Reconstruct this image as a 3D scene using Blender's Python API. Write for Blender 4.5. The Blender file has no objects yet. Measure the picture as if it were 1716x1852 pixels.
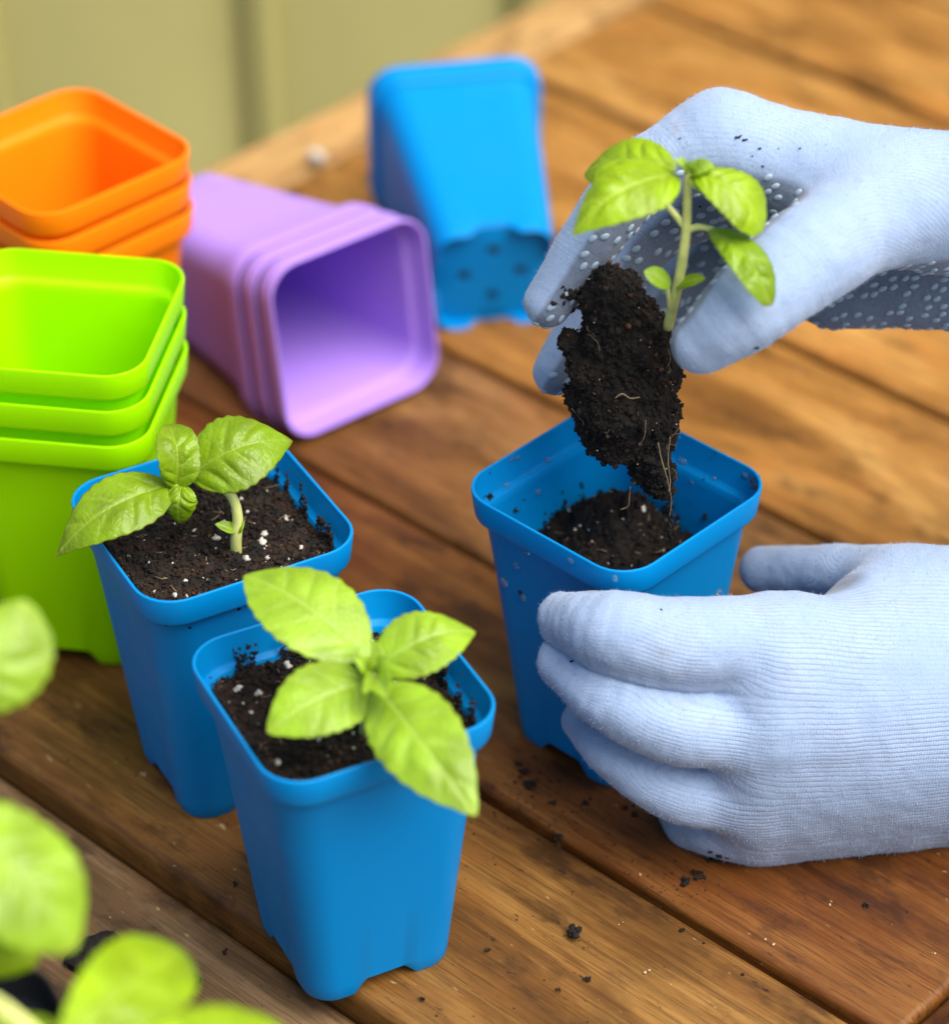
import bpy, bmesh, math, random
import numpy as np
from mathutils import Vector, Matrix

random.seed(7); RNG = np.random.default_rng(11)
sc = bpy.context.scene
col = sc.collection

# ------------------------------------------------------------------ camera
CAM = np.array([0.0, 0.0, 0.71597])
FW = np.array([0.0, 0.80891, -0.58793]); RT = np.array([0.99992, -0.00730, -0.01005]); UP = np.array([0.01242, 0.58788, 0.80885])
FPX, PCX, PCY = 5435.0, 858.0, 926.0
cd = bpy.data.cameras.new('camera'); cam = bpy.data.objects.new('camera', cd); col.objects.link(cam)
cam.matrix_world = Matrix(((RT[0], UP[0], -FW[0], CAM[0]), (RT[1], UP[1], -FW[1], CAM[1]), (RT[2], UP[2], -FW[2], CAM[2]), (0, 0, 0, 1)))
cd.sensor_fit = 'HORIZONTAL'; cd.sensor_width = 36.0; cd.lens = FPX / 1716 * 36.0
cd.clip_start = 0.02; cd.clip_end = 400
cd.dof.use_dof = True; cd.dof.focus_distance = 1.015; cd.dof.aperture_fstop = 5.6
sc.camera = cam

# ------------------------------------------------------------------ sky, sun, exposure
SUN_EL = math.radians(60)
sun_dir = Vector((0.62, -0.42, 0.0)).normalized() * math.cos(SUN_EL) + Vector((0, 0, math.sin(SUN_EL)))
w = bpy.data.worlds.new('World'); sc.world = w; w.use_nodes = True
nt = w.node_tree; nt.nodes.clear()
sky = nt.nodes.new('ShaderNodeTexSky'); sky.sky_type = 'NISHITA'; sky.sun_disc = False
sky.sun_elevation = SUN_EL; sky.sun_rotation = math.atan2(sun_dir.x, sun_dir.y)
sky.air_density = 1.0; sky.dust_density = 4.0; sky.ozone_density = 1.0
bg = nt.nodes.new('ShaderNodeBackground'); bg.inputs[1].default_value = 0.058
wo = nt.nodes.new('ShaderNodeOutputWorld')
nt.links.new(sky.outputs[0], bg.inputs[0]); nt.links.new(bg.outputs[0], wo.inputs[0])
sl = bpy.data.lights.new('sun', 'SUN'); sl.energy = 1.5; sl.angle = math.radians(55); sl.color = (1.0, 0.95, 0.87)
so = bpy.data.objects.new('sun', sl); col.objects.link(so)
so.rotation_euler = sun_dir.to_track_quat('Z', 'Y').to_euler()
sc.view_settings.view_transform = 'Standard'; sc.view_settings.look = 'None'
sc.view_settings.exposure = 1.78; sc.view_settings.gamma = 1.0
sc.render.engine = 'CYCLES'
try:
    sc.cycles.use_denoising = True; sc.cycles.denoiser = 'OPENIMAGEDENOISE'
except Exception: pass
sc.cycles.max_bounces = 10; sc.cycles.diffuse_bounces = 5; sc.cycles.transparent_max_bounces = 12
sc.cycles.caustics_reflective = False

# ------------------------------------------------------------------ helpers
def ray(px, py):
    return FW + RT * ((px - PCX) / FPX) - UP * ((py - PCY) / FPX)
def at(px, py, Y=None, Z=None):
    """world point seen at photo pixel (px,py), at world depth Y or at height Z"""
    d = ray(px, py)
    t = Y / d[1] if Y is not None else (Z - CAM[2]) / d[2]
    return CAM + d * t
def tag(o, label=None, cat=None, group=None, kind=None):
    if label: o['label'] = label
    if cat: o['category'] = cat
    if group: o['group'] = group
    if kind: o['kind'] = kind
    return o
def link(name, me, mat=None, parent=None, loc=None, smooth=True, sharp=None):
    o = bpy.data.objects.new(name, me); col.objects.link(o)
    if mat is not None and not me.materials: me.materials.append(mat)
    if smooth:
        me.polygons.foreach_set('use_smooth', [True] * len(me.polygons))
        if sharp: me.set_sharp_from_angle(angle=math.radians(sharp))
    if parent is not None: o.parent = parent
    if loc is not None: o.location = loc
    return o
def mesh(name, V, F):
    me = bpy.data.meshes.new(name); me.from_pydata([tuple(map(float, v)) for v in V], [], [tuple(map(int, f)) for f in F]); me.update(); return me
def mesh_np(name, V, F):
    """fast mesh from arrays; F is (n,k)"""
    me = bpy.data.meshes.new(name); V = np.asarray(V, np.float32); F = np.asarray(F, np.int32)
    n, k = F.shape
    me.vertices.add(len(V)); me.vertices.foreach_set('co', V.ravel())
    me.loops.add(n * k); me.loops.foreach_set('vertex_index', F.ravel())
    me.polygons.add(n); me.polygons.foreach_set('loop_start', np.arange(0, n * k, k, dtype=np.int32))
    me.update(calc_edges=True); me.validate(); return me
def empty(name, loc=(0, 0, 0)):
    o = bpy.data.objects.new(name, None); col.objects.link(o); o.location = loc; o.empty_display_size = 0.02; return o
def fattr(me, name, vals):
    a = me.attributes.new(name, 'FLOAT', 'POINT'); a.data.foreach_set('value', np.asarray(vals, np.float32))
def unit(v):
    v = np.asarray(v, float); return v / (np.linalg.norm(v) + 1e-12)
def ico(sub):
    bm = bmesh.new(); bmesh.ops.create_icosphere(bm, subdivisions=sub, radius=1.0)
    V = np.array([v.co[:] for v in bm.verts]); F = np.array([[v.index for v in f.verts] for f in bm.faces]); bm.free(); return V, F
ICO1, ICO2, ICO3 = ico(1), ico(2), ico(3)
def rot_rand(n):
    q = RNG.normal(size=(n, 4)); q /= np.linalg.norm(q, axis=1)[:, None]
    a, b, c, d = q.T
    return np.stack([np.stack([1-2*(c*c+d*d), 2*(b*c-a*d), 2*(b*d+a*c)], -1), np.stack([2*(b*c+a*d), 1-2*(b*b+d*d), 2*(c*d-a*b)], -1), np.stack([2*(b*d-a*c), 2*(c*d+a*b), 1-2*(b*b+c*c)], -1)], 1)
def chunks(P, size, jit=0.35, base=None, flat=1.0):
    """many little lumps joined: returns V,F. size (n,) radius"""
    B, T = base or ICO1
    n = len(P); size = np.asarray(size)
    R = rot_rand(n)
    sc3 = RNG.uniform(0.6, 1.25, (n, 1, 3))
    L = B[None] * sc3 * (1 + RNG.uniform(-jit, jit, (n, len(B), 1)))
    L = np.einsum('nij,nkj->nki', R, L) * size[:, None, None]
    L[..., 2] *= flat
    V = (L + np.asarray(P)[:, None]).reshape(-1, 3)
    F = (T[None] + (np.arange(n) * len(B))[:, None, None]).reshape(-1, 3)
    return V, F
def join(parts):
    V, F, o = [], [], 0
    for v, f in parts: V.append(v); F.append(f + o); o += len(v)
    return np.vstack(V), np.vstack(F)
def tube(pts, rad, n=8, close=True):
    pts = [np.asarray(p, float) for p in pts]; m = len(pts)
    rad = np.full(m, rad) if np.isscalar(rad) else np.asarray(rad)
    V, F = [], []; up = np.array([0.3, 0.9, 0.31]); prev = None
    for i, p in enumerate(pts):
        t = unit(pts[min(i+1, m-1)] - pts[max(i-1, 0)])
        a = prev if prev is not None else np.cross(t, up)
        a = unit(a - t * (a @ t)); b = np.cross(t, a); prev = a
        for k in range(n):
            g = 2 * math.pi * k / n; V.append(p + rad[i] * (a * math.cos(g) + b * math.sin(g)))
    for i in range(m - 1):
        for k in range(n):
            k2 = (k + 1) % n; F.append((i*n+k, i*n+k2, (i+1)*n+k2)); F.append((i*n+k, (i+1)*n+k2, (i+1)*n+k))
    if close:
        V.append(pts[0]); V.append(pts[-1]); a, b = len(V) - 2, len(V) - 1
        for k in range(n):
            k2 = (k + 1) % n; F.append((a, k2, k)); F.append((b, (m-1)*n+k, (m-1)*n+k2))
    return np.array(V), np.array(F)
def spline(P, n=24):
    """Catmull-Rom through P"""
    P = [np.asarray(p, float) for p in P]; P = [2*P[0]-P[1]] + P + [2*P[-1]-P[-2]]; out = []
    m = len(P) - 3
    for k in range(n + 1):
        u = k / n * m; i = min(int(u), m - 1); t = u - i; a, b, c, d = P[i:i+4]
        out.append(0.5 * ((2*b) + (c-a)*t + (2*a-5*b+4*c-d)*t*t + (3*b-a-3*c+d)*t**3))
    return out
def _perlin(P, seed):
    I = np.floor(P).astype(np.int64); f = P - I; u = f * f * f * (f * (f * 6 - 15) + 10); out = 0
    for dx in (0, 1):
        for dy in (0, 1):
            for dz in (0, 1):
                h = ((I[:, 0] + dx) * 374761393 + (I[:, 1] + dy) * 668265263 + (I[:, 2] + dz) * 2147483647 + seed * 1013904223) & 0xffffffff
                h = ((h ^ (h >> 13)) * 1274126177) & 0xffffffff; h ^= h >> 16
                g = np.stack([(h & 1023) / 511.5 - 1, ((h >> 10) & 1023) / 511.5 - 1, ((h >> 20) & 1023) / 511.5 - 1], -1)
                w_ = (u[:, 0] if dx else 1 - u[:, 0]) * (u[:, 1] if dy else 1 - u[:, 1]) * (u[:, 2] if dz else 1 - u[:, 2])
                out = out + w_ * np.sum(g * (f - np.array([dx, dy, dz])), -1)
    return out
def fnoise(V, scale, octv=3, seed=0.0, H=0.9):
    P = np.asarray(V, float) * scale + np.array([3.1, 7.7, 1.3]) * float(seed); out = 0; a = 1.0
    for k in range(octv): out = out + a * _perlin(P, int(seed) + 17 * k); P = P * 2.1; a *= 2.1 ** -H
    return out * 1.3

# ------------------------------------------------------------------ materials
def newmat(name):
    m = bpy.data.materials.new(name); m.use_nodes = True
    t = m.node_tree; b = t.nodes['Principled BSDF']; return m, t, b
def node(t, typ, **kw):
    n = t.nodes.new(typ)
    for k, v in kw.items():
        if k.startswith('i_'):
            key = k[2:]; key = int(key) if key.isdigit() else key
            n.inputs[key].default_value = v
        else: setattr(n, k, v)
    return n
def ramp(t, stops, src=None, interp='LINEAR'):
    r = t.nodes.new('ShaderNodeValToRGB'); e = r.color_ramp.elements; r.color_ramp.interpolation = interp
    while len(e) < len(stops): e.new(0.5)
    for i, (p, c) in enumerate(stops):
        e[i].position = p; e[i].color = (c, c, c, 1) if np.isscalar(c) else (*c, 1)
    if src is not None: t.links.new(src, r.inputs[0])
    return r
def mixc(t, f, a, b, mode='MIX'):
    m = t.nodes.new('ShaderNodeMix'); m.data_type = 'RGBA'; m.blend_type = mode
    for sock, v in ((m.inputs[0], f), (m.inputs[6], a), (m.inputs[7], b)):
        if hasattr(v, 'is_linked') or hasattr(v, 'links'): t.links.new(v, sock)
        else: sock.default_value = v if np.isscalar(v) else (*v, 1)
    return m.outputs[2]
def bump(t, b, h, strength=0.3, dist=0.001, prev=None):
    n = t.nodes.new('ShaderNodeBump'); n.inputs['Strength'].default_value = strength; n.inputs['Distance'].default_value = dist
    t.links.new(h, n.inputs['Height'])
    if prev is not None: t.links.new(prev, n.inputs['Normal'])
    t.links.new(n.outputs[0], b.inputs['Normal']); return n.outputs[0]
def mathn(t, op, a, b=None):
    m = t.nodes.new('ShaderNodeMath'); m.operation = op
    for i, v in enumerate((a, b)):
        if v is None: continue
        if np.isscalar(v): m.inputs[i].default_value = v
        else: t.links.new(v, m.inputs[i])
    return m.outputs[0]

def plastic(name, c, trans=0.12, rough=0.36, dust=0.10):
    m, t, b = newmat(name)
    tc = node(t, 'ShaderNodeTexCoord')
    n1 = node(t, 'ShaderNodeTexNoise', i_Scale=28.0, i_Detail=4.0); t.links.new(tc.outputs['Object'], n1.inputs['Vector'])
    n2 = node(t, 'ShaderNodeTexNoise', i_Scale=900.0, i_Detail=2.0); t.links.new(tc.outputs['Object'], n2.inputs['Vector'])
    d = ramp(t, [(0.55, 0.0), (0.8, dust)], n1.outputs[0])
    c2 = tuple(min(1, x * 0.85 + 0.015) for x in c)
    t.links.new(mixc(t, d.outputs[0], c, c2), b.inputs['Base Color'])
    r = ramp(t, [(0.35, rough - 0.04), (0.7, rough + 0.12)], n1.outputs[0]); t.links.new(r.outputs[0], b.inputs['Roughness'])
    b.inputs['IOR'].default_value = 1.48; b.inputs['Specular IOR Level'].default_value = 0.16
    bump(t, b, n2.outputs[0], 0.06, 0.0003)
    out = t.nodes['Material Output']
    tr = node(t, 'ShaderNodeBsdfTranslucent'); tr.inputs[0].default_value = (*c, 1)
    mx = node(t, 'ShaderNodeMixShader'); mx.inputs[0].default_value = trans
    t.links.new(b.outputs[0], mx.inputs[1]); t.links.new(tr.outputs[0], mx.inputs[2]); t.links.new(mx.outputs[0], out.inputs[0])
    return m
M_BLUE = plastic('blue_plastic', (0.0, 0.235, 0.60))
M_GREEN = plastic('lime_plastic', (0.46, 0.92, 0.0), 0.35)
M_ORANGE = plastic('orange_plastic', (1.0, 0.262, 0.004), 0.2)
M_PURPLE = plastic('lilac_plastic', (0.395, 0.235, 0.74), 0.0)
M_BLACK = plastic('black_plastic', (0.012, 0.013, 0.015), 0.0)

def wood(name, dark, mid, light, rough=0.42, wear=0.5):
    m, t, b = newmat(name)
    tc = node(t, 'ShaderNodeTexCoord'); oi = node(t, 'ShaderNodeObjectInfo')
    off = node(t, 'ShaderNodeVectorMath', operation='ADD')
    sv = node(t, 'ShaderNodeVectorMath', operation='SCALE'); sv.inputs['Scale'].default_value = 7.0
    cmb = node(t, 'ShaderNodeCombineXYZ'); t.links.new(oi.outputs['Random'], cmb.inputs[0]); t.links.new(oi.outputs['Random'], cmb.inputs[1]); t.links.new(oi.outputs['Random'], cmb.inputs[2])
    t.links.new(cmb.outputs[0], sv.inputs[0]); t.links.new(tc.outputs['Object'], off.inputs[0]); t.links.new(sv.outputs[0], off.inputs[1])
    def mp(s):
        q = node(t, 'ShaderNodeMapping'); q.inputs['Scale'].default_value = s; t.links.new(off.outputs[0], q.inputs[0]); return q.outputs[0]
    broad = node(t, 'ShaderNodeTexNoise', i_Scale=1.0, i_Detail=5.0, i_Roughness=0.6, i_Distortion=0.8); t.links.new(mp((7, 26, 26)), broad.inputs['Vector'])
    streak = node(t, 'ShaderNodeTexNoise', i_Scale=1.0, i_Detail=5.0, i_Roughness=0.7, i_Distortion=0.5); t.links.new(mp((10, 420, 160)), streak.inputs['Vector'])
    fine = node(t, 'ShaderNodeTexNoise', i_Scale=1.0, i_Detail=3.0, i_Roughness=0.7); t.links.new(mp((40, 1500, 600)), fine.inputs['Vector'])
    blot = node(t, 'ShaderNodeTexNoise', i_Scale=1.0, i_Detail=6.0, i_Roughness=0.65); t.links.new(mp((24, 55, 40)), blot.inputs['Vector'])
    specks = node(t, 'ShaderNodeTexNoise', i_Scale=1.0, i_Detail=3.0, i_Roughness=0.6); t.links.new(mp((130, 330, 200)), specks.inputs['Vector'])
    # growth rings cut lengthways: wavy dark lines
    wv = node(t, 'ShaderNodeTexWave', wave_type='BANDS', bands_direction='Y', i_Scale=1.0, i_Distortion=9.0, i_Detail=3.0); wv.inputs['Detail Scale'].default_value = 0.5
    t.links.new(mp((3.0, 26, 10)), wv.inputs['Vector'])
    g = mathn(t, 'ADD', mathn(t, 'MULTIPLY', broad.outputs[0], 0.70), mathn(t, 'MULTIPLY', streak.outputs[0], 0.30))
    c = ramp(t, [(0.36, dark), (0.50, mid), (0.66, light)], g).outputs[0]
    c = mixc(t, mathn(t, 'MULTIPLY', ramp(t, [(0.0, 0.0), (0.80, 0.0), (1.0, 0.22)], wv.outputs['Fac']).outputs[0], 1.0), c, tuple(x * 0.42 for x in dark))
    fr = ramp(t, [(0.38, 0.6), (0.50, 0.0)], fine.outputs[0]).outputs[0]
    c = mixc(t, fr, c, tuple(x * 0.35 for x in mid))
    stn = node(t, 'ShaderNodeTexNoise', i_Scale=1.0, i_Detail=5.0, i_Roughness=0.6); t.links.new(mp((14, 22, 20)), stn.inputs['Vector'])
    c = mixc(t, ramp(t, [(0.33, 0.50), (0.48, 0.0)], stn.outputs[0]).outputs[0], c, tuple(x * 0.75 for x in dark))
    c = mixc(t, ramp(t, [(0.56, 0.0), (0.70, 0.45)], stn.outputs[0]).outputs[0], c, (mid[0] * 1.25, mid[1] * 1.05, mid[2]))
    br = ramp(t, [(0.36, 0.85), (0.47, 0.0)], blot.outputs[0]).outputs[0]
    c = mixc(t, mathn(t, 'MULTIPLY', br, 0.8), c, tuple(x * 0.40 for x in dark))
    lr = ramp(t, [(0.58, 0.0), (0.74, 0.45)], blot.outputs[0]).outputs[0]
    c = mixc(t, mathn(t, 'MULTIPLY', lr, wear), c, light)
    sp = ramp(t, [(0.27, 0.9), (0.33, 0.0)], specks.outputs[0]).outputs[0]
    c = mixc(t, sp, c, (0.02, 0.011, 0.006))
    sp2 = ramp(t, [(0.705, 0.0), (0.75, 0.8)], specks.outputs[0]).outputs[0]
    c = mixc(t, mathn(t, 'MULTIPLY', sp2, wear), c, (0.50, 0.36, 0.19))
    b.inputs['Specular IOR Level'].default_value = 0.2
    t.links.new(c, b.inputs['Base Color'])
    rr = ramp(t, [(0.3, rough + 0.18), (0.6, rough)], blot.outputs[0]); t.links.new(rr.outputs[0], b.inputs['Roughness'])
    h = mathn(t, 'ADD', mathn(t, 'MULTIPLY', streak.outputs[0], 0.7), mathn(t, 'MULTIPLY', fine.outputs[0], 0.3))
    bump(t, b, h, 0.35, 0.0009)
    return m
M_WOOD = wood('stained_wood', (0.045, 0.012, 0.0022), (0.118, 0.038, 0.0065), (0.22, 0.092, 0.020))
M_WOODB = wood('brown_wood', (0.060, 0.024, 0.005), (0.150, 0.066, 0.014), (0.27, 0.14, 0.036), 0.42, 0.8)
M_WOODM = wood('honey_wood_sheen', (0.080, 0.030, 0.008), (0.20, 0.086, 0.024), (0.35, 0.185, 0.066), 0.40, 0.6)  # step between near and far tone, with some sky sheen in the colour
M_WOOD2 = wood('golden_wood_sheen', (0.15, 0.058, 0.011), (0.34, 0.152, 0.032), (0.52, 0.285, 0.080), 0.36, 0.6)  # far planks: plank tone plus sky reflection, both put into the colour
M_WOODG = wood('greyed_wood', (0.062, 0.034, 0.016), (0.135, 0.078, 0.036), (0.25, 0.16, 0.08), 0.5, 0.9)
M_BATTEN = wood('pale_wood', (0.26, 0.13, 0.04), (0.44, 0.26, 0.095), (0.58, 0.38, 0.17), 0.42, 0.6)

def soilmat(name, a, bcol, red):
    m, t, b = newmat(name)
    tc = node(t, 'ShaderNodeTexCoord')
    n1 = node(t, 'ShaderNodeTexNoise', i_Scale=420.0, i_Detail=5.0, i_Roughness=0.7); t.links.new(tc.outputs['Object'], n1.inputs['Vector'])
    n2 = node(t, 'ShaderNodeTexNoise', i_Scale=120.0, i_Detail=3.0); t.links.new(tc.outputs['Object'], n2.inputs['Vector'])
    c = ramp(t, [(0.35, a), (0.6, bcol), (0.78, red)], n1.outputs[0]).outputs[0]
    k = ramp(t, [(0.42, 0.0), (0.62, 0.6)], n2.outputs[0]).outputs[0]
    t.links.new(mixc(t, k, c, red), b.inputs['Base Color'])
    b.inputs['Roughness'].default_value = 0.85
    b.inputs['Specular IOR Level'].default_value = 0.3
    bump(t, b, n1.outputs[0], 0.8, 0.0012)
    return m
M_SOIL = soilmat('potting_soil', (0.005, 0.004, 0.0035), (0.013, 0.009, 0.0065), (0.036, 0.019, 0.011))
M_SOILD = soilmat('wet_soil', (0.004, 0.0035, 0.0035), (0.010, 0.0075, 0.0055), (0.022, 0.014, 0.009))
M_BARK = soilmat('bark_bits', (0.02, 0.010, 0.006), (0.065, 0.028, 0.014), (0.13, 0.055, 0.026))
def simple(name, c, rough=0.6, nscale=300, amp=0.25, bs=0.3):
    m, t, b = newmat(name); tc = node(t, 'ShaderNodeTexCoord')
    n1 = node(t, 'ShaderNodeTexNoise', i_Scale=float(nscale), i_Detail=4.0); t.links.new(tc.outputs['Object'], n1.inputs['Vector'])
    r = ramp(t, [(0.3, tuple(x * (1 - amp) for x in c)), (0.7, tuple(min(1, x * (1 + amp)) for x in c))], n1.outputs[0])
    t.links.new(r.outputs[0], b.inputs['Base Color']); b.inputs['Roughness'].default_value = rough
    bump(t, b, n1.outputs[0], bs, 0.0006); return m
M_PERL = simple('perlite', (0.50, 0.47, 0.41), 0.8, 700, 0.25, 0.7)
M_ROOT = simple('root_fibre', (0.30, 0.22, 0.12), 0.7)
M_CHIP = simple('wood_chip', (0.42, 0.27, 0.14), 0.7)
M_WALL = simple('olive_paint', (0.47, 0.435, 0.16), 0.6, 6, 0.05, 0.05)
M_GROUND = simple('stone_patio', (0.25, 0.23, 0.20), 0.9, 9, 0.25, 0.4)

def leafmat(name, blade, vein, edge, trans=0.45):
    m, t, b = newmat(name)
    va = node(t, 'ShaderNodeAttribute', attribute_name='vein'); ea = node(t, 'ShaderNodeAttribute', attribute_name='rim')
    tc = node(t, 'ShaderNodeTexCoord')
    n1 = node(t, 'ShaderNodeTexNoise', i_Scale=70.0, i_Detail=4.0); t.links.new(tc.outputs['Object'], n1.inputs['Vector'])
    n2 = node(t, 'ShaderNodeTexNoise', i_Scale=900.0, i_Detail=3.0); t.links.new(tc.outputs['Object'], n2.inputs['Vector'])
    c = ramp(t, [(0.35, tuple(x * 0.78 for x in blade)), (0.68, tuple(x * 1.2 for x in blade))], n1.outputs[0]).outputs[0]
    c = mixc(t, va.outputs['Fac'], c, vein)
    c = mixc(t, ea.outputs['Fac'], c, edge)
    t.links.new(c, b.inputs['Base Color']); b.inputs['Roughness'].default_value = 0.36
    b.inputs['Specular IOR Level'].default_value = 0.6
    vo = node(t, 'ShaderNodeTexVoronoi', feature='DISTANCE_TO_EDGE', i_Scale=420.0); t.links.new(tc.outputs['Object'], vo.inputs['Vector'])
    h = mathn(t, 'ADD', mathn(t, 'MULTIPLY', n2.outputs[0], 0.3), mathn(t, 'MULTIPLY', va.outputs['Fac'], -0.6))
    h = mathn(t, 'ADD', h, mathn(t, 'MULTIPLY', ramp(t, [(0.0, 0.0), (0.35, 1.0)], vo.outputs['Distance']).outputs[0], 0.5))
    bump(t, b, h, 0.40, 0.0006)
    tr = node(t, 'ShaderNodeBsdfTranslucent')
    t.links.new(mixc(t, 1.0, c, (1.0, 1.0, 0.45), 'MULTIPLY'), tr.inputs[0])
    mx = node(t, 'ShaderNodeMixShader'); mx.inputs[0].default_value = trans
    t.links.new(b.outputs[0], mx.inputs[1]); t.links.new(tr.outputs[0], mx.inputs[2]); t.links.new(mx.outputs[0], t.nodes['Material Output'].inputs[0])
    return m
M_LEAF = leafmat('basil_leaf', (0.38, 0.57, 0.006), (0.50, 0.66, 0.06), (0.36, 0.48, 0.02))
M_LEAFD = leafmat('basil_leaf_dark', (0.25, 0.41, 0.005), (0.37, 0.52, 0.04), (0.19, 0.20, 0.015))
M_LEAFP = leafmat('basil_leaf_pale', (0.36, 0.56, 0.03), (0.50, 0.68, 0.12), (0.42, 0.58, 0.03))
M_STEM = simple('green_stem', (0.66, 0.70, 0.22), 0.45, 200, 0.15, 0.1)

def glovemat():
    m, t, b = newmat('knit_glove')
    ac = node(t, 'ShaderNodeAttribute', attribute_name='across'); pa = node(t, 'ShaderNodeAttribute', attribute_name='palm'); rb = node(t, 'ShaderNodeAttribute', attribute_name='ribs'); al = node(t, 'ShaderNodeAttribute', attribute_name='along')
    tc = node(t, 'ShaderNodeTexCoord')
    nz = node(t, 'ShaderNodeTexNoise', i_Scale=1100.0, i_Detail=3.0, i_Roughness=0.7); t.links.new(tc.outputs['Object'], nz.inputs['Vector'])
    nb = node(t, 'ShaderNodeTexNoise', i_Scale=45.0, i_Detail=4.0); t.links.new(tc.outputs['Object'], nb.inputs['Vector'])
    nw = node(t, 'ShaderNodeTexNoise', i_Scale=140.0, i_Detail=2.0); t.links.new(tc.outputs['Object'], nw.inputs['Vector'])
    u = mathn(t, 'ADD', mathn(t, 'MULTIPLY', ac.outputs['Fac'], 2 * math.pi / 0.00150), mathn(t, 'MULTIPLY', nw.outputs[0], 2.2))
    rib = mathn(t, 'ADD', mathn(t, 'MULTIPLY', mathn(t, 'SINE', u), 0.5), 0.5)
    st = mathn(t, 'ADD', mathn(t, 'MULTIPLY', mathn(t, 'SINE', mathn(t, 'MULTIPLY', al.outputs['Fac'], 2 * math.pi / 0.0009)), 0.5), 0.5)
    ribd = mathn(t, 'MULTIPLY', mathn(t, 'POWER', mathn(t, 'SUBTRACT', 1.0, rib), 3.0), mathn(t, 'MULTIPLY', rb.outputs['Fac'], ramp(t, [(0.35, 0.25), (0.62, 1.0)], nb.outputs[0]).outputs[0]))
    base = ramp(t, [(0.3, (0.26, 0.355, 0.52)), (0.7, (0.315, 0.415, 0.585))], nb.outputs[0]).outputs[0]
    base = mixc(t, mathn(t, 'MULTIPLY', ribd, 0.55), base, (0.15, 0.20, 0.38))
    base = mixc(t, ramp(t, [(0.33, 0.35), (0.5, 0.0)], nz.outputs[0]).outputs[0], base, (0.22, 0.28, 0.43))
    base = mixc(t, mathn(t, 'MULTIPLY', ramp(t, [(0.55, 0.0), (0.75, 0.5)], nw.outputs[0]).outputs[0], ramp(t, [(0.5, 0.0), (0.65, 1.0)], nb.outputs[0]).outputs[0]), base, (0.27, 0.29, 0.35))
    palmc = ramp(t, [(0.3, (0.115, 0.145, 0.205)), (0.7, (0.17, 0.21, 0.285))], nz.outputs[0]).outputs[0]
    t.links.new(mixc(t, pa.outputs['Fac'], base, palmc), b.inputs['Base Color'])
    b.inputs['Roughness'].default_value = 0.95; b.inputs['Specular IOR Level'].default_value = 0.15
    b.inputs['Sheen Weight'].default_value = 0.25; b.inputs['Sheen Roughness'].default_value = 0.5
    h = mathn(t, 'ADD', mathn(t, 'MULTIPLY', nz.outputs[0], 0.6), mathn(t, 'SUBTRACT', mathn(t, 'MULTIPLY', st, 0.10), mathn(t, 'MULTIPLY', ribd, 0.55)))
    bump(t, b, h, 0.55, 0.0007)
    return m
M_GLOVE = glovemat()
M_FUZZ = simple('glove_fuzz', (0.30, 0.385, 0.54), 0.95, 500, 0.1, 0.0)
M_DOT = simple('rubber_dot', (0.30, 0.39, 0.48), 0.35, 200, 0.06, 0.05)
def watermat():
    m, t, b = newmat('water'); b.inputs['Base Color'].default_value = (0.62, 0.88, 1, 1); b.inputs['Roughness'].default_value = 0.03
    b.inputs['Transmission Weight'].default_value = 0.93; b.inputs['IOR'].default_value = 1.33; return m
M_WATER = watermat()

# ------------------------------------------------------------------ setting: ground, wall, table
THP = -0.75826
PD = np.array([math.cos(THP), math.sin(THP), 0.0]); PN = np.array([-math.sin(THP), math.cos(THP), 0.0])   # along the planks / across them
def bevbox(name, L, W, H, bev, seg=3, cuts=0):
    bm = bmesh.new(); bmesh.ops.create_cube(bm, size=1.0)
    bmesh.ops.scale(bm, vec=(L, W, H), verts=bm.verts)
    bmesh.ops.bevel(bm, geom=bm.edges[:] , offset=bev, segments=seg, profile=0.5, affect='EDGES')
    me = bpy.data.meshes.new(name); bm.to_mesh(me); bm.free(); return me
gm = mesh('ground', [(-6, -4, -0.75), (6, -4, -0.75), (6, 8, -0.75), (-6, 8, -0.75)], [(0, 1, 2, 3)])
tag(link('ground', gm, M_GROUND, smooth=False), kind='structure')

table = empty('table', PD * -0.65 + PN * 0.85); tag(table, 'stained brown wooden table of wide planks with a pale end batten', 'table')
edges = [0.275, 0.376, 0.4795, 0.5925, 0.694, 0.7965, 0.898, 1.006, 1.109, 1.212, 1.315]
D0, D1 = -0.9235, -0.3775
for i in range(len(edges) - 1):
    a, b_ = edges[i], edges[i + 1]
    lo = a + 0.0014; hi = b_ - 0.0014
    if i == 2: lo = a + 0.0105
    if i == 1: hi = b_ + 0.0100
    if i >= 6: lo = a + 0.0042
    th = 0.024; dz = 0.0
    if i < 2: dz = -0.013
    mat = M_WOODG if i < 2 else (M_WOODB if i == 2 else M_WOOD if i == 3 else M_WOODM if i == 4 else M_WOOD2)  # planks lighten with distance: far sky sheen is painted over their own tones
    me = bevbox('plank', D1 - D0, hi - lo, th, 0.0028 if i != 2 else 0.0045)
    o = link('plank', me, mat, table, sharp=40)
    o.location = Vector(PD * ((D0 + D1) / 2) + PN * ((lo + hi) / 2) + np.array([0, 0, -th / 2 + dz + [0, .0006, 0, .0004, -.0003, .0005, 0, .0004, 0, 0][i]])) - table.location
    o.rotation_euler = (0, 0, THP)
    o['label'] = ['greyed plank of the table at the near left', 'worn plank of the table'][0] if i < 2 else o.name
    if i >= 2: del o['label']
for dd, lab in ((-0.9455, 'pale batten across the far ends of the planks'), (-0.3555, 'batten across the near ends of the planks')):
    o = link('end_batten', bevbox('end_batten', edges[-1] - edges[0], 0.0395, 0.026, 0.003), M_BATTEN if dd < -.5 else M_WOOD, table, sharp=40)
    o.location = Vector(PD * dd + PN * ((edges[0] + edges[-1]) / 2) + np.array([0, 0, -0.0125])) - table.location; o.rotation_euler = (0, 0, THP + math.pi / 2); o['label'] = lab
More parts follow.
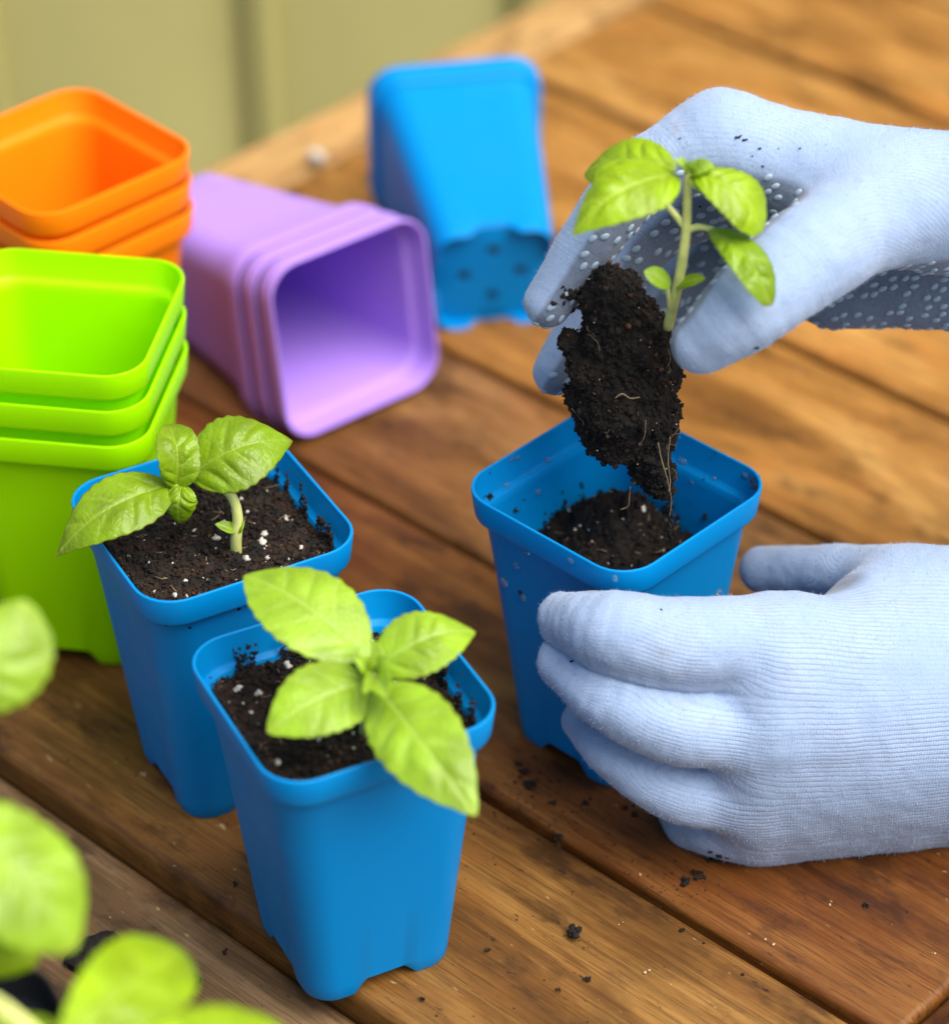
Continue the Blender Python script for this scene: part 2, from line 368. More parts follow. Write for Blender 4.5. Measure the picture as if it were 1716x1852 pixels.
for n_ in (0.30, 0.80, 1.29):
    o = link('table_rail', bevbox('table_rail', D1 - D0, 0.03, 0.05, 0.002), M_WOOD, table, sharp=40)
    o.location = Vector(PD * ((D0 + D1) / 2) + PN * n_ + np.array([0, 0, -0.057])) - table.location; o.rotation_euler = (0, 0, THP)
for dd in (-0.90, -0.40):
    for n_ in (0.34, 1.25):
        o = link('table_leg', bevbox('table_leg', 0.055, 0.055, 0.72, 0.003), M_WOOD, table, sharp=40)
        o.location = Vector(PD * dd + PN * (n_ + .0) + np.array([0, 0, -0.39])) - table.location; o.rotation_euler = (0, 0, THP)

wall = empty('wall', (0, 2.4, -0.75)); tag(wall, 'olive green wall of upright boards behind the table', 'wall')
WY = 2.4
def wx(px): return at(px, 100, Y=WY)[0]
bx = [wx(-530), wx(-40), wx(452), wx(930), wx(1420), wx(1910), wx(2400)]
for i in range(len(bx) - 1):
    L = bx[i + 1] - bx[i]
    me = bevbox('wall_board', L - 0.010, 0.03, 2.6, 0.006)
    o = link('wall_board', me, M_WALL, wall, sharp=40); o.location = ((bx[i] + bx[i + 1]) / 2, 0.0, 1.3)
for x in bx[1:-1]:
    o = link('cover_strip', bevbox('cover_strip', 0.014, 0.02, 2.6, 0.004), M_WALL, wall, sharp=40); o.location = (x + 0.013, -0.0235, 1.3)
o = link('wall_backing', bevbox('wall_backing', bx[-1] - bx[0], 0.02, 2.6, 0.002), M_WALL, wall, sharp=40); o.location = ((bx[0] + bx[-1]) / 2, 0.0275, 1.3)

# ------------------------------------------------------------------ pots
PH, PW = 0.1109, 0.0400
def pot_mesh():
    NC, NS = 8, 14
    def ring(h, r, z, notch=False):
        pts = []
        for q in range(4):
            a0 = q * math.pi / 2 - math.pi / 4          # corner q centre direction
            cxy = ((h - r) * (1 if q in (0, 3) else -1), (h - r) * (1 if q in (0, 1) else -1))
            for k in range(NC + 1):
                a = q * math.pi / 2 + k / NC * math.pi / 2
                pts.append((cxy[0] + r * math.cos(a), cxy[1] + r * math.sin(a), z))
            # side to next corner
            nx = ((h - r) * (1 if (q + 1) % 4 in (0, 3) else -1), (h - r) * (1 if (q + 1) % 4 in (0, 1) else -1))
            a = (q + 1) * math.pi / 2
            p0 = (cxy[0] + r * math.cos(a), cxy[1] + r * math.sin(a)); p1 = (nx[0] + r * math.cos(a), nx[1] + r * math.sin(a))
            for k in range(1, NS):
                s = k / NS; zz = z
                if notch:
                    e = abs(s - 0.5) * (2 * (h - r)) / h        # relative to half width
                    zz = z + 0.0052 * min(1, max(0, (0.44 - e) / 0.16))
                pts.append((p0[0] + (p1[0] - p0[0]) * s, p0[1] + (p1[1] - p0[1]) * s, zz))
        return pts
    prof = [(0.0249, 0.0092, 0.0005, True), (0.0257, 0.0098, 0.0, True), (0.0262, 0.0100, 0.0010, True), (0.0267, 0.0102, 0.0062), (0.0300, 0.0112, 0.040), (0.0334, 0.0122, 0.075), (0.0358, 0.0128, 0.0965), (0.0364, 0.0130, 0.0985), (0.0381, 0.0137, 0.0993),
            (0.0388, 0.0140, 0.0999), (0.0391, 0.0141, 0.1008), (0.0400, 0.0145, 0.1101), (0.03985, 0.0144, 0.1107), (0.0394, 0.0140, 0.1109), (0.0389, 0.0136, 0.1107), (0.03875, 0.0135, 0.1101), (0.0379, 0.0130, 0.1006), (0.0375, 0.0128, 0.0999),
            (0.0356, 0.0122, 0.0990), (0.0350, 0.0119, 0.0978), (0.0347, 0.0118, 0.0960), (0.0322, 0.0110, 0.075), (0.0288, 0.0100, 0.040), (0.0256, 0.0088, 0.0075), (0.0246, 0.0080, 0.0066)]
    V, F = [], []; n = None
    for (h, r, z, *no) in prof:
        R = ring(h, r, z, bool(no)); n = len(R); V += R
    for i in range(len(prof) - 1):
        for k in range(n):
            k2 = (k + 1) % n; F.append((i*n+k, i*n+k2, (i+1)*n+k2, (i+1)*n+k))
    bm = bmesh.new(); vs = [bm.verts.new(v) for v in V]
    for f in F: bm.faces.new([vs[i] for i in f])
    # skirt inside: from lowest ring up to the underside of the floor
    R = ring(0.0245, 0.0088, 0.0055); low = vs[0:n]; und = [bm.verts.new(v) for v in R]
    for k in range(n):
        k2 = (k + 1) % n; bm.faces.new((low[k2], low[k], und[k], und[k2]))
    top = vs[(len(prof) - 1) * n:]
    for loop, z, flip in ((und, 0.0055, True), (top, 0.0066, False)):
        edges_ = [bm.edges.get((loop[k], loop[(k + 1) % n])) for k in range(n)]
        hv = []
        for (hx, hy) in ((0.0125, 0), (-0.0125, 0), (0, 0.0125), (0, -0.0125)):
            c = [bm.verts.new((hx + 0.0030 * math.cos(2*math.pi*q/14), hy + 0.0030 * math.sin(2*math.pi*q/14), z)) for q in range(14)]
            edges_ += [bm.edges.new((c[q], c[(q + 1) % 14])) for q in range(14)]; hv.append(c)
        bmesh.ops.triangle_fill(bm, use_beauty=True, use_dissolve=False, edges=edges_)
        if flip: H0 = hv
        else: H1 = hv
    for a, b_ in zip(H0, H1):
        for q in range(14): bm.faces.new((a[q], a[(q+1) % 14], b_[(q+1) % 14], b_[q]))
    bmesh.ops.recalc_face_normals(bm, faces=bm.faces[:])
    me = bpy.data.meshes.new('pot'); bm.to_mesh(me); bm.free()
    me.polygons.foreach_set('use_smooth', [True] * len(me.polygons)); me.set_sharp_from_angle(angle=math.radians(38)); return me
POT0 = pot_mesh()
PMESH = {}
def pot(mat, loc, yaw, label, group=None, rot=None):
    if mat.name not in PMESH:
        m = POT0.copy(); m.materials.append(mat); PMESH[mat.name] = m
    o = bpy.data.objects.new('plant_pot', PMESH[mat.name]); col.objects.link(o); o.location = loc
    o.rotation_euler = (0, 0, yaw) if rot is None else rot
    return tag(o, label, 'pot', group)
PA = (0.04934, 0.84807, -0.77657); PB = (-0.09018, 0.83294, -1.08088); PC = (-0.04278, 0.74154, -1.11612)
potA = pot(M_BLUE, (PA[0], PA[1], 0.0), PA[2], 'wet blue square pot held by the lower glove, half filled', 'blue plant pots')
potB = pot(M_BLUE, (PB[0], PB[1], 0.0), PB[2], 'blue square pot of soil next to the lime green pots', 'blue plant pots')
potC = pot(M_BLUE, (PC[0], PC[1], 0.0), PC[2], 'blue square pot of soil standing nearest, in front of the other blue pots', 'blue plant pots')
for k, lab in enumerate(('lowest lime green pot of the green stack, standing on the table', 'middle lime green pot of the green stack', 'top lime green pot of the green stack, open and empty')):
    pot(M_GREEN, (-0.1496 + 0.0004 * k, 0.9178, 0.01505 * k), -0.1692, lab, 'nested lime green pots')
for k, lab in enumerate(('lowest orange pot of the orange stack behind the green pots', 'middle orange pot of the orange stack', 'top orange pot of the orange stack, open and empty')):
    pot(M_ORANGE, (-0.16124, 1.04453, 0.0128 * k), -0.8207 - 0.01 * (k - 2), lab, 'nested orange pots')
TL = math.atan2(PW - 0.0259, PH)
def lying(mat, x, y, a, label, group, shift=0.0, z0=0.0):
    # pot axis (base -> opening) laid along heading a, one side flat on the table
    Z = Matrix.Rotation(a, 4, 'Z') @ Matrix.Rotation(-TL, 4, 'Y')
    B = Matrix(((0, 0, 1, 0), (0, 1, 0, 0), (-1, 0, 0, 0), (0, 0, 0, 1)))       # pot z -> X, pot x -> -Z
    M = Matrix.Translation((x, y, math.cos(TL) * 0.0262 + z0)) @ Z @ Matrix.Translation((shift, 0, 0)) @ B
    o = pot(mat, (0, 0, 0), 0, label, group); o.matrix_world = M; return o
for k_, (sh_, z_, lab) in enumerate(((0.006, 0.0022, 'front lilac pot lying on its side with its dark square mouth open towards us'), (-0.0067, 0.0011, 'middle lilac pot of the lying set, only its rim showing behind the open mouth'), (-0.0194, 0.0, 'outermost lilac pot of the lying set, its long pale body reaching behind the orange stack'))):
    lying(M_PURPLE, -0.1193, 1.1486, -0.9091, lab, 'nested lilac pots lying down', shift=sh_, z0=z_)
lying(M_BLUE, 0.0100, 1.1209, 1.7323, 'empty blue pot lying on its side at the back, drain holes showing', 'blue plant pots')
# ------------------------------------------------------------------ implicit surfaces
def surface_nets(F, org, h):
    nx, ny, nz = F.shape; S = F < 0
    c = [S[i:nx-1+i, j:ny-1+j, k:nz-1+k] for i in (0, 1) for j in (0, 1) for k in (0, 1)]
    tot = sum(x.astype(np.int8) for x in c); act = (tot > 0) & (tot < 8)
    idx = -np.ones(act.shape, np.int64); I = np.argwhere(act); idx[act] = np.arange(len(I))
    cor = [(i, j, k) for i in (0, 1) for j in (0, 1) for k in (0, 1)]
    val = np.stack([F[I[:, 0]+a, I[:, 1]+b, I[:, 2]+d] for a, b, d in cor], 1)
    acc = np.zeros((len(I), 3)); cnt = np.zeros(len(I))
    for a in range(8):
        for b in range(a + 1, 8):
            if sum(abs(x - y) for x, y in zip(cor[a], cor[b])) != 1: continue
            m = (val[:, a] < 0) != (val[:, b] < 0)
            t = val[m, a] / (val[m, a] - val[m, b])
            acc[m] += np.array(cor[a]) + t[:, None] * (np.array(cor[b]) - np.array(cor[a])); cnt[m] += 1
    V = (I + acc / cnt[:, None]) * h + org
    Q = []
    for ax in range(3):
        o1, o2 = [(1, 2), (2, 0), (0, 1)][ax]
        lo = [slice(1, -1)] * 3; hi = [slice(1, -1)] * 3
        lo[ax] = slice(0, -1); hi[ax] = slice(1, None)
        A, B = S[tuple(lo)], S[tuple(hi)]
        for flip, M in ((False, A & ~B), (True, ~A & B)):
            P = np.argwhere(M)
            off = np.ones(3, int); off[ax] = 0; P = P + off
            def g(d1, d2):
                q = P.copy(); q[:, o1] -= d1; q[:, o2] -= d2; return idx[q[:, 0], q[:, 1], q[:, 2]]
            quad = np.stack([g(1, 1), g(0, 1), g(0, 0), g(1, 0)], 1)
            Q.append(quad[:, ::-1] if flip else quad)
    return V, np.vstack(Q)
def smin(a, b, k):
    if k <= 0: return np.minimum(a, b)
    h = np.clip(k - np.abs(a - b), 0, None) / k
    return np.minimum(a, b) - h * h * k * 0.25
def cone(P, a, b, ra, rb):
    """distance to a tapered capsule on grid P; far cells just get a large value"""
    a, b = np.asarray(a, float), np.asarray(b, float); m = max(ra, rb) + 0.016
    o = P[0, 0, 0]; st = P[1, 1, 1] - o; n = np.array(P.shape[:3])
    i0 = np.clip(np.floor((np.minimum(a, b) - m - o) / st).astype(int), 0, n); i1 = np.clip(np.ceil((np.maximum(a, b) + m - o) / st).astype(int) + 1, 0, n)
    out = np.full(P.shape[:3], 0.05, np.float32); s = tuple(slice(x, y) for x, y in zip(i0, i1))
    Q = (P[s] - a).astype(np.float32); ab = (b - a).astype(np.float32)
    t = np.clip((Q @ ab) / float(ab @ ab), 0, 1)
    Q -= t[..., None] * ab
    out[s] = np.sqrt(np.einsum('...i,...i->...', Q, Q)) - (ra + (rb - ra) * t)
    return out
class Bone:
    def __init__(s, a, b, ra, rb, across0, palm): s.a, s.b, s.ra, s.rb, s.ac, s.palm = np.array(a), np.array(b), ra, rb, across0, unit(palm)

def build_glove(name, label, fingers, palm_bones, extra, acrossdir, palmdir, knit, h=0.00085, crease=0.0011, ribmask=None, clipx=None, kf=0.006, pm0=0.02):
    """fingers: lists of (point, radius); palm_bones: list of (a,b,ra,rb)"""
    allp = [np.array(p) for f in fingers for p, r in f] + [np.array(x) for b in palm_bones for x in b[:2]]
    lo = np.min(allp, 0) - 0.03; hi = np.max(allp, 0) + 0.03
    if clipx: hi[0] = min(hi[0], clipx)
    n = np.ceil((hi - lo) / h).astype(int)
    G = np.stack(np.meshgrid(*[lo[i] + h * np.arange(n[i]) for i in range(3)], indexing='ij'), -1)
    palm = None
    for (a, b, ra, rb) in palm_bones:
        d = cone(G, np.array(a), np.array(b), ra, rb); palm = d if palm is None else smin(palm, d, 0.014)
    out = palm
    fd = []
    for f in fingers:
        c = None; m = 5 * (len(f) - 1)
        sp_ = spline([p for p, r in f], m); sr = np.interp(np.linspace(0, 1, m + 1), np.linspace(0, 1, len(f)), [r for p, r in f])
        for k in range(m):
            d = cone(G, sp_[k], sp_[k + 1], sr[k], sr[k + 1]); c = d if c is None else np.minimum(c, d)
        fd.append(c)
    fing = fd[0]
    for c in fd[1:4]: fing = smin(fing, c, 0.009)
    out = smin(smin(palm, fing, kf), fd[4], 0.009)
    if crease:      # the knit folds in where two fingers press together
        for a_, b_ in zip(fd[0:3], fd[1:4]):
            g = np.exp(-((a_ - b_) / 0.0013) ** 2) * np.clip((palm + 0.0035) / 0.0045, 0, 1)
            out = out + crease * g * np.exp(-np.clip(np.minimum(a_, b_), 0, None) / 0.004)
    V, Q = surface_nets(out, lo, h)
    # light smoothing pass
    me0 = mesh_np(name, V, Q)
    bm = bmesh.new(); bm.from_mesh(me0); bmesh.ops.smooth_vert(bm, verts=bm.verts, factor=0.5, use_axis_x=True, use_axis_y=True, use_axis_z=True)
    bmesh.ops.recalc_face_normals(bm, faces=bm.faces[:])
    bm.to_mesh(me0); bm.free()
    V = np.array([v.co[:] for v in me0.vertices]); N = np.array([v.normal[:] for v in me0.vertices])
    V = V + N * (fnoise(V, 45, 2, 3)[:, None] * 0.0007 + fnoise(V, 130, 2, 8)[:, None] * 0.00028)
    me0.vertices.foreach_set('co', V.astype(np.float32).ravel()); me0.update()
    # knit coordinates: distance across and along the nearest bones, blended
    W = np.zeros(len(V)); AC = np.zeros(len(V)); AL = np.zeros(len(V)); PM = np.zeros(len(V)); RB = np.zeros(len(V))
    for (a, b, ra, rb, ac0, al0, pd, rib) in knit:
        a = np.array(a); b = np.array(b); ab = b - a; L = np.linalg.norm(ab); t = np.clip(((V - a) @ ab) / L**2, -0.1, 1.1)
        cpt = a + t[:, None] * ab; rv = V - cpt; d = np.linalg.norm(rv, axis=1)
        wt = np.exp(-(d / (0.5 * (ra + rb))) * 3.2)
        side = unit(acrossdir - ab * (acrossdir @ ab) / L**2)
        W += wt; bk = -unit(pd); bk = unit(bk - side * (bk @ side)); th_ = np.arctan2(rv @ side, rv @ bk); AC += wt * (ac0 + np.clip(th_, -2.6, 2.6) * 0.5 * (ra + rb)); AL += wt * (al0 + t * L); RB += wt * rib
        PM += wt * (rv @ unit(pd)) / (d + 1e-9)
    AC /= W; AL /= W; PM /= W; RB /= W
    pm = np.clip((PM - pm0) / 0.16, 0, 1)
    fattr(me0, 'across', AC); fattr(me0, 'along', AL); fattr(me0, 'palm', pm); fattr(me0, 'ribs', RB * (1 - pm))
    o = link(name, me0, M_GLOVE)
    tag(o, label, 'glove')
    return o, V, N, pm, AC, AL, Q
def fuzz(parent, V, N, pm, Q, n=40000, L=0.0014):
    """short fibres standing on the knit"""
    fi = RNG.integers(0, len(Q), n); q = Q[fi]; wv = RNG.dirichlet((1, 1, 1, 1), n)
    P = np.einsum('nk,nkj->nj', wv, V[q]); D = np.einsum('nk,nkj->nj', wv, N[q]); keep = np.einsum('nk,nk->n', wv, pm[q]) < 0.4
    P, D = P[keep], D[keep]; n = len(P)
    D = D / np.linalg.norm(D, axis=1)[:, None] + RNG.normal(0, 0.55, (n, 3)); D /= np.linalg.norm(D, axis=1)[:, None]
    T = np.cross(D, RNG.normal(size=(n, 3))); T /= np.linalg.norm(T, axis=1)[:, None]
    l = RNG.uniform(0.35, 1.0, n)[:, None] * L; wd = 0.00006
    A = P - D * 0.0001 + T * wd; B = P - D * 0.0001 - T * wd; C = P + D * l + RNG.normal(0, 0.00012, (n, 3))
    VV = np.stack([A, B, C], 1).reshape(-1, 3); FF = np.arange(3 * n).reshape(-1, 3)
    o = link('fuzz', mesh_np('fuzz', VV, FF), M_FUZZ, parent); tag(o, kind='stuff')

def A_(x, y, Y): return at(x, y, Y=Y)
# ---- lower glove (left hand) gripping pot A
lf = [
  [(A_(1420, 1160, .790), .0155), (A_(1240, 1162, .781), .0152), (A_(1110, 1141, .783), .0136), (A_(1018, 1116, .799), .0085)],
  [(A_(1400, 1312, .776), .0144), (A_(1235, 1314, .770), .0134), (A_(1105, 1266, .775), .0108), (A_(1012, 1202, .793), .0080)],
  [(A_(1380, 1432, .777), .0130), (A_(1235, 1434, .771), .0112), (A_(1112, 1364, .780), .0090), (A_(1054, 1304, .796), .0074)],
  [(A_(1400, 1497, .786), .0112), (A_(1318, 1500, .781), .0102), (A_(1256, 1491, .788), .0094), (A_(1228, 1470, .804), .0080)],
  [(A_(1720, 1092, .822), .0152), (A_(1600, 1048, .836), .0122), (A_(1475, 1031, .853), .0090), (A_(1378, 1030, .866), .0086)],
]
wr = [A_(1960, 1190, .815), A_(1960, 1260, .800), A_(1960, 1330, .795), A_(1960, 1400, .805)]
kl = [A_(1400, 1158, .788), A_(1395, 1312, .775), A_(1365, 1428, .776), A_(1375, 1496, .785)]; kr = (.0150, .0145, .0135, .0112)
lp = []
for i in range(3):      # back of the hand as a fan of close bones
    for s_ in ((0, .33, .67) if i < 2 else (0, .33, .67, 1)):
        lp.append((kl[i] * (1 - s_) + kl[i + 1] * s_, wr[i] * (1 - s_) + wr[i + 1] * s_, kr[i] * (1 - s_) + kr[i + 1] * s_, .0195))
lp += [(A_(1720, 1092, .822), A_(1960, 1200, .825), .0165, .019), (A_(1585, 1130, .815), A_(1780, 1170, .825), .0125, .016), (A_(1570, 1108, .811), A_(1900, 1130, .822), .0128, .0175), (A_(1625, 1078, .825), A_(1900, 1110, .826), .0128, .0170), (A_(1500, 1300, .800), A_(1800, 1300, .815), .015, .017)]
up_ac = unit(np.array([0.0, -0.35, 0.94])); pdl = np.array([0.0, 1.0, 0.0])
knl = []
for i, f in enumerate(lf):
    base_ac = (0.031, 0.009, -0.012, -0.028, 0.052)[i]
    segs = [(wr[min(i, 3)] if i < 4 else A_(1960, 1130, .825), f[0][0], .02, f[0][1])] + [(f[k][0], f[k+1][0], f[k][1], f[k+1][1]) for k in range(len(f) - 1)]
    al = 0.0
    for j, (a, b, ra, rb) in enumerate(segs):
        knl.append((a, b, ra, rb, base_ac, al, pdl, (0.72, 0.48, 0.32, 0.25)[min(j, 3)] if i < 4 else 0.25)); al += np.linalg.norm(np.array(b) - np.array(a))
gl, V, N, pm, AC, AL, Q = build_glove('garden_glove', 'pale blue knit glove at lower right, its fingers wrapped round the wet blue pot', lf, lp, None, up_ac, pdl, knl, clipx=.235, pm0=0.45)
fuzz(gl, V, N, pm, Q)

# ---- upper glove (right hand) holding the seedling's root ball
uf = [
  [(A_(1305, 256, .880), .0150), (A_(1160, 322, .872), .0118), (A_(1068, 432, .862), .0100), (A_(990, 548, .852), .0080)],
  [(A_(1370, 330, .905), .0150), (A_(1200, 400, .905), .0118), (A_(1085, 545, .892), .0100), (A_(1004, 672, .876), .0080)],
  [(A_(1400, 400, .920), .0140), (A_(1250, 470, .925), .0112), (A_(1150, 590, .905), .0095), (A_(1110, 680, .888), .0080)],
  [(A_(1440, 470, .925), .0125), (A_(1310, 520, .930), .0100), (A_(1230, 590, .910), .0088), (A_(1195, 650, .892), .0075)],
  [(A_(1590, 378, .862), .0175), (A_(1458, 466, .836), .0170), (A_(1345, 560, .820), .0140), (A_(1270, 620, .818), .0102)],
]
wu = [A_(1960, 385, .868), A_(1960, 430, .890), A_(1960, 455, .902), A_(1960, 480, .908)]
upb = [(uf[i][0][0], wu[i], uf[i][0][1], (.0165, .019, .020, .020)[i]) for i in range(4)]
upb += [(A_(1590, 378, .862), A_(1960, 318, .874), .0175, .0160), (A_(1440, 350, .875), A_(1700, 400, .872), .012, .017), (A_(1510, 512, .910), A_(1960, 480, .900), .0165, .0205)]
acu = unit(np.array([0.1, -0.55, 0.83]))
knu = []
pdu = np.array([-0.45, -0.15, -0.9])
pds = [np.array([0.75, -0.45, -0.45]), np.array([0.7, -0.5, -0.4]), np.array([0.6, -0.6, -0.4]), np.array([0.6, -0.6, -0.4]), np.array([-0.6, 0.75, -0.35])]
for i, f in enumerate(uf):
    segs = [(wu[min(i, 3)] if i < 4 else A_(1960, 318, .874), f[0][0], .02, f[0][1])] + [(f[k][0], f[k+1][0], f[k][1], f[k+1][1]) for k in range(len(f) - 1)]
    al = 0.0
    for j, (a, b, ra, rb) in enumerate(segs):
        pd = pds[i] if j > 0 else (np.array([-0.15, -0.55, -0.85]) if 0 < i < 4 else np.array([-0.15, 0.05, -1.0]) if i == 0 else np.array([-0.2, 0.55, -0.8]))
        if i < 4 and j == 1: pd = np.array([0.15, -0.6, -0.8])
        knu.append((a, b, ra, rb, (0.03, 0.01, -0.01, -0.03, -0.03)[i], al, pd, (0.35, 0.3, 0.2, 0.15)[min(j, 3)])); al += np.linalg.norm(np.array(b) - np.array(a))
gu, V, N, pm, AC, AL, Q = build_glove('garden_glove', 'pale blue glove with dotted palm at upper right, pinching the soil ball of a seedling', uf, upb, None, acu, pdu, knu, clipx=.235, kf=0.012)
fuzz(gu, V, N, pm, Q)
# rubber grip dots on the palm side
from mathutils.bvhtree import BVHTree
tr_ = BVHTree.FromPolygons([Vector(v) for v in V], [tuple(map(int, q)) for q in Q])
view = CAM - V; view /= np.linalg.norm(view, axis=1)[:, None]
cand = np.argwhere((pm > 0.45) & (np.einsum('ij,ij->i', view, N) > 0.02) & (V[:, 0] < .20))[:, 0]
RNG.shuffle(cand); chosen = []; CH = np.zeros((0, 3))
for c in cand:
    if len(CH) and np.min(np.sum((CH - V[c]) ** 2, 1)) < 0.0031 ** 2: continue
    if tr_.ray_cast(Vector(V[c] + view[c] * 0.0012), Vector(view[c]))[0] is not None: continue
    chosen.append(c); CH = np.vstack([CH, V[c]])
    if len(chosen) >= 300: break
B, T = ICO2
dme = mesh_np('rubber_dot', B * np.array([0.0018, 0.0011, 0.0006]), T); dme.materials.append(M_DOT); dme.polygons.foreach_set('use_smooth', [True] * len(dme.polygons))
for c in chosen:
    o = bpy.data.objects.new('rubber_dot', dme); col.objects.link(o); o.parent = gu
    z = Vector(N[c]); x = Vector((0.8, -0.3, 0.55)) + Vector(RNG.normal(0, 0.12, 3)); y = z.cross(x).normalized(); x = y.cross(z)
    o.matrix_local = Matrix(((x.x, y.x, z.x, V[c][0]), (x.y, y.y, z.y, V[c][1]), (x.z, y.z, z.z, V[c][2]), (0, 0, 0, 1)))
print('dots', len(chosen), 'candidates', len(cand))

# the cuffs run on past the edge of the picture
for g_, c0, c1, r0, r1 in ((gl, A_(1900, 1275, .806), A_(2600, 1330, .80), .0335, .042), (gu, A_(1900, 410, .886), A_(2600, 330, .90), .0285, .038)):
    P_ = [np.array(c0) + (np.array(c1) - np.array(c0)) * t_ for t_ in np.linspace(0, 1, 14)]
    R_ = [r0 * .55, r0 * .85] + list(np.linspace(r0, r1, 12))
    cm = mesh_np('cuff', *tube(P_, np.array(R_), 28)); fattr(cm, 'across', np.zeros(len(cm.vertices))); fattr(cm, 'palm', np.zeros(len(cm.vertices)))
    link('cuff', cm, M_GLOVE, g_)

# ------------------------------------------------------------------ seedlings
def part(parent, name, me, mat, smooth=True, sharp=None):
    o = link(name, me, mat, parent, smooth=smooth, sharp=sharp); o.matrix_parent_inverse = Matrix.Translation(-parent.location); return o
def leaf_mesh(P0, P1, nh, width, arch=0.004, cup=0.15, pucker=0.0006, nveins=5, tipc=0.0, peak=0.42, side=0.0, wave=0.0, seed=0, nu=64, nv=41, twist=0.0):
    """P0 base, P1 tip, nh rough normal, width full width; arch lifts the middle; tipc bends the tip down; side bows sideways"""
    P0 = np.asarray(P0, float); P1 = np.asarray(P1, float); d = P1 - P0; L = np.linalg.norm(d); t0 = d / L
    n = unit(np.asarray(nh, float) - t0 * (np.asarray(nh) @ t0)); s0 = np.cross(t0, n)
    rg = np.random.default_rng(seed + 5)
    ts = np.linspace(0, 1, nu); C = []
    for t in ts:
        C.append(P0 + d * t + n * (arch * 4 * t * (1 - t) - tipc * max(0, t - 0.55) ** 2 * 4.9) + s0 * side * 4 * t * (1 - t))
    C = np.array(C)
    b = 1.0 / peak - 1.0
    prof = (ts ** 0.72) * (1 - ts) ** (0.72 * b); prof = prof / prof.max(); prof = prof ** 0.88
    prof *= 1 - 0.10 * np.exp(-((ts - 0.93) / 0.08) ** 2)
    ss = np.linspace(-1, 1, nv); V = np.zeros((nu, nv, 3)); vein = np.zeros((nu, nv)); rim = np.zeros((nu, nv))
    for i, t in enumerate(ts):
        tan = unit(C[min(i + 1, nu - 1)] - C[max(i - 1, 0)]); sd = unit(np.cross(tan, n)); nn = np.cross(sd, tan)
        if twist:
            a = twist * (t - 0.3); sd, nn = sd * math.cos(a) + nn * math.sin(a), nn * math.cos(a) - sd * math.sin(a)
        hw = prof[i] * width / 2
        tooth = 1 + 0.022 * math.sin(t * 58 + seed) * (0.15 < t < 0.97)
        for j, s in enumerate(ss):
            a = abs(s)
            ph = (t ** 0.85 + 0.03 * math.sin(t * 11 + seed) - 0.36 * a * (1 - t * 0.35) * width / L) * nveins + 0.35 * (1 if s > 0 else 0)
            vv = 0.5 + 0.5 * math.cos(2 * math.pi * ph); fade = max(0.0, 1 - a ** 3) * min(1, 6 * t) * min(1, 4 * (1 - t))
            bul = (1 - vv ** 2) * fade * min(1, a * 3.0) * pucker * (0.55 + 0.45 * math.sin(seed * 2.3 + t * 7 + 3 * s))
            mid = math.exp(-(s * hw / 0.00055) ** 2)
            z = cup * hw * (a ** 1.6) + bul - 0.00045 * mid * (1 - t) + wave * hw * math.sin(t * 9 + (2.1 if s > 0 else 0) + seed) * a * a
            V[i, j] = C[i] + sd * (s * hw * tooth) + nn * z
            vein[i, j] = min(1.0, 0.75 * math.exp(-(s * hw / 0.0005) ** 2) + 0.45 * max(0, (vv - 0.92) / 0.08) * fade * min(1, a * 8))
            rim[i, j] = max(0, (a - 0.93) / 0.07) * 0.5 + max(0, (t - 0.93) / 0.07) * 0.7
    F = [(i*nv+j, i*nv+j+1, (i+1)*nv+j+1, (i+1)*nv+j) for i in range(nu - 1) for j in range(nv - 1)]
    me = mesh_np('leaf', V.reshape(-1, 3), np.array(F)); fattr(me, 'vein', vein.ravel()); fattr(me, 'rim', np.clip(rim.ravel(), 0, 1)); return me
def add_leaf(parent, mat, *a, name='leaf', **k):
    o = part(parent, name, leaf_mesh(*a, **k), mat)
    sm = o.modifiers.new('thickness', 'SOLIDIFY'); sm.thickness = 0.00028; sm.offset = 0; return o
def stalk(parent, name, pts, r, n=20, mat=None):
    P = spline(pts, n); rr = np.interp(np.linspace(0, 1, len(P)), np.linspace(0, 1, len(r)), r) if not np.isscalar(r) else r
    return part(parent, name, mesh_np(name, *tube(P, rr, 10)), mat or M_STEM)
UPN = np.array([0, 0, 1.0]); CF = -FW

# --- soil
def soil_field(potd, zf, half, seed, n=110, amp=0.0016):
    x0, y0, a = potd; ca, sa = math.cos(a), math.sin(a); g = np.linspace(-1, 1, n); V = []; U = []
    for u in g:
        for v in g:
            # square to rounded square
            uu, vv = u, v; k = 1 - 0.10 * (u * v) ** 4
            X, Y = half * uu * k, half * vv * k
            V.append((X, Y, zf(u, v))); U.append((u, v))
    V = np.array(V)
    nz = fnoise(V + 7.0 * seed, 130, 4, seed) * amp * 1.6 + fnoise(V, 600, 3, seed + 3) * amp * 0.7
    V[:, 2] += nz
    W = V.copy(); W[:, 0] = x0 + ca * V[:, 0] - sa * V[:, 1]; W[:, 1] = y0 + sa * V[:, 0] + ca * V[:, 1]
    F = np.array([(i*n+j, (i+1)*n+j, (i+1)*n+j+1, i*n+j+1) for i in range(n - 1) for j in range(n - 1)])
    return W, F, V
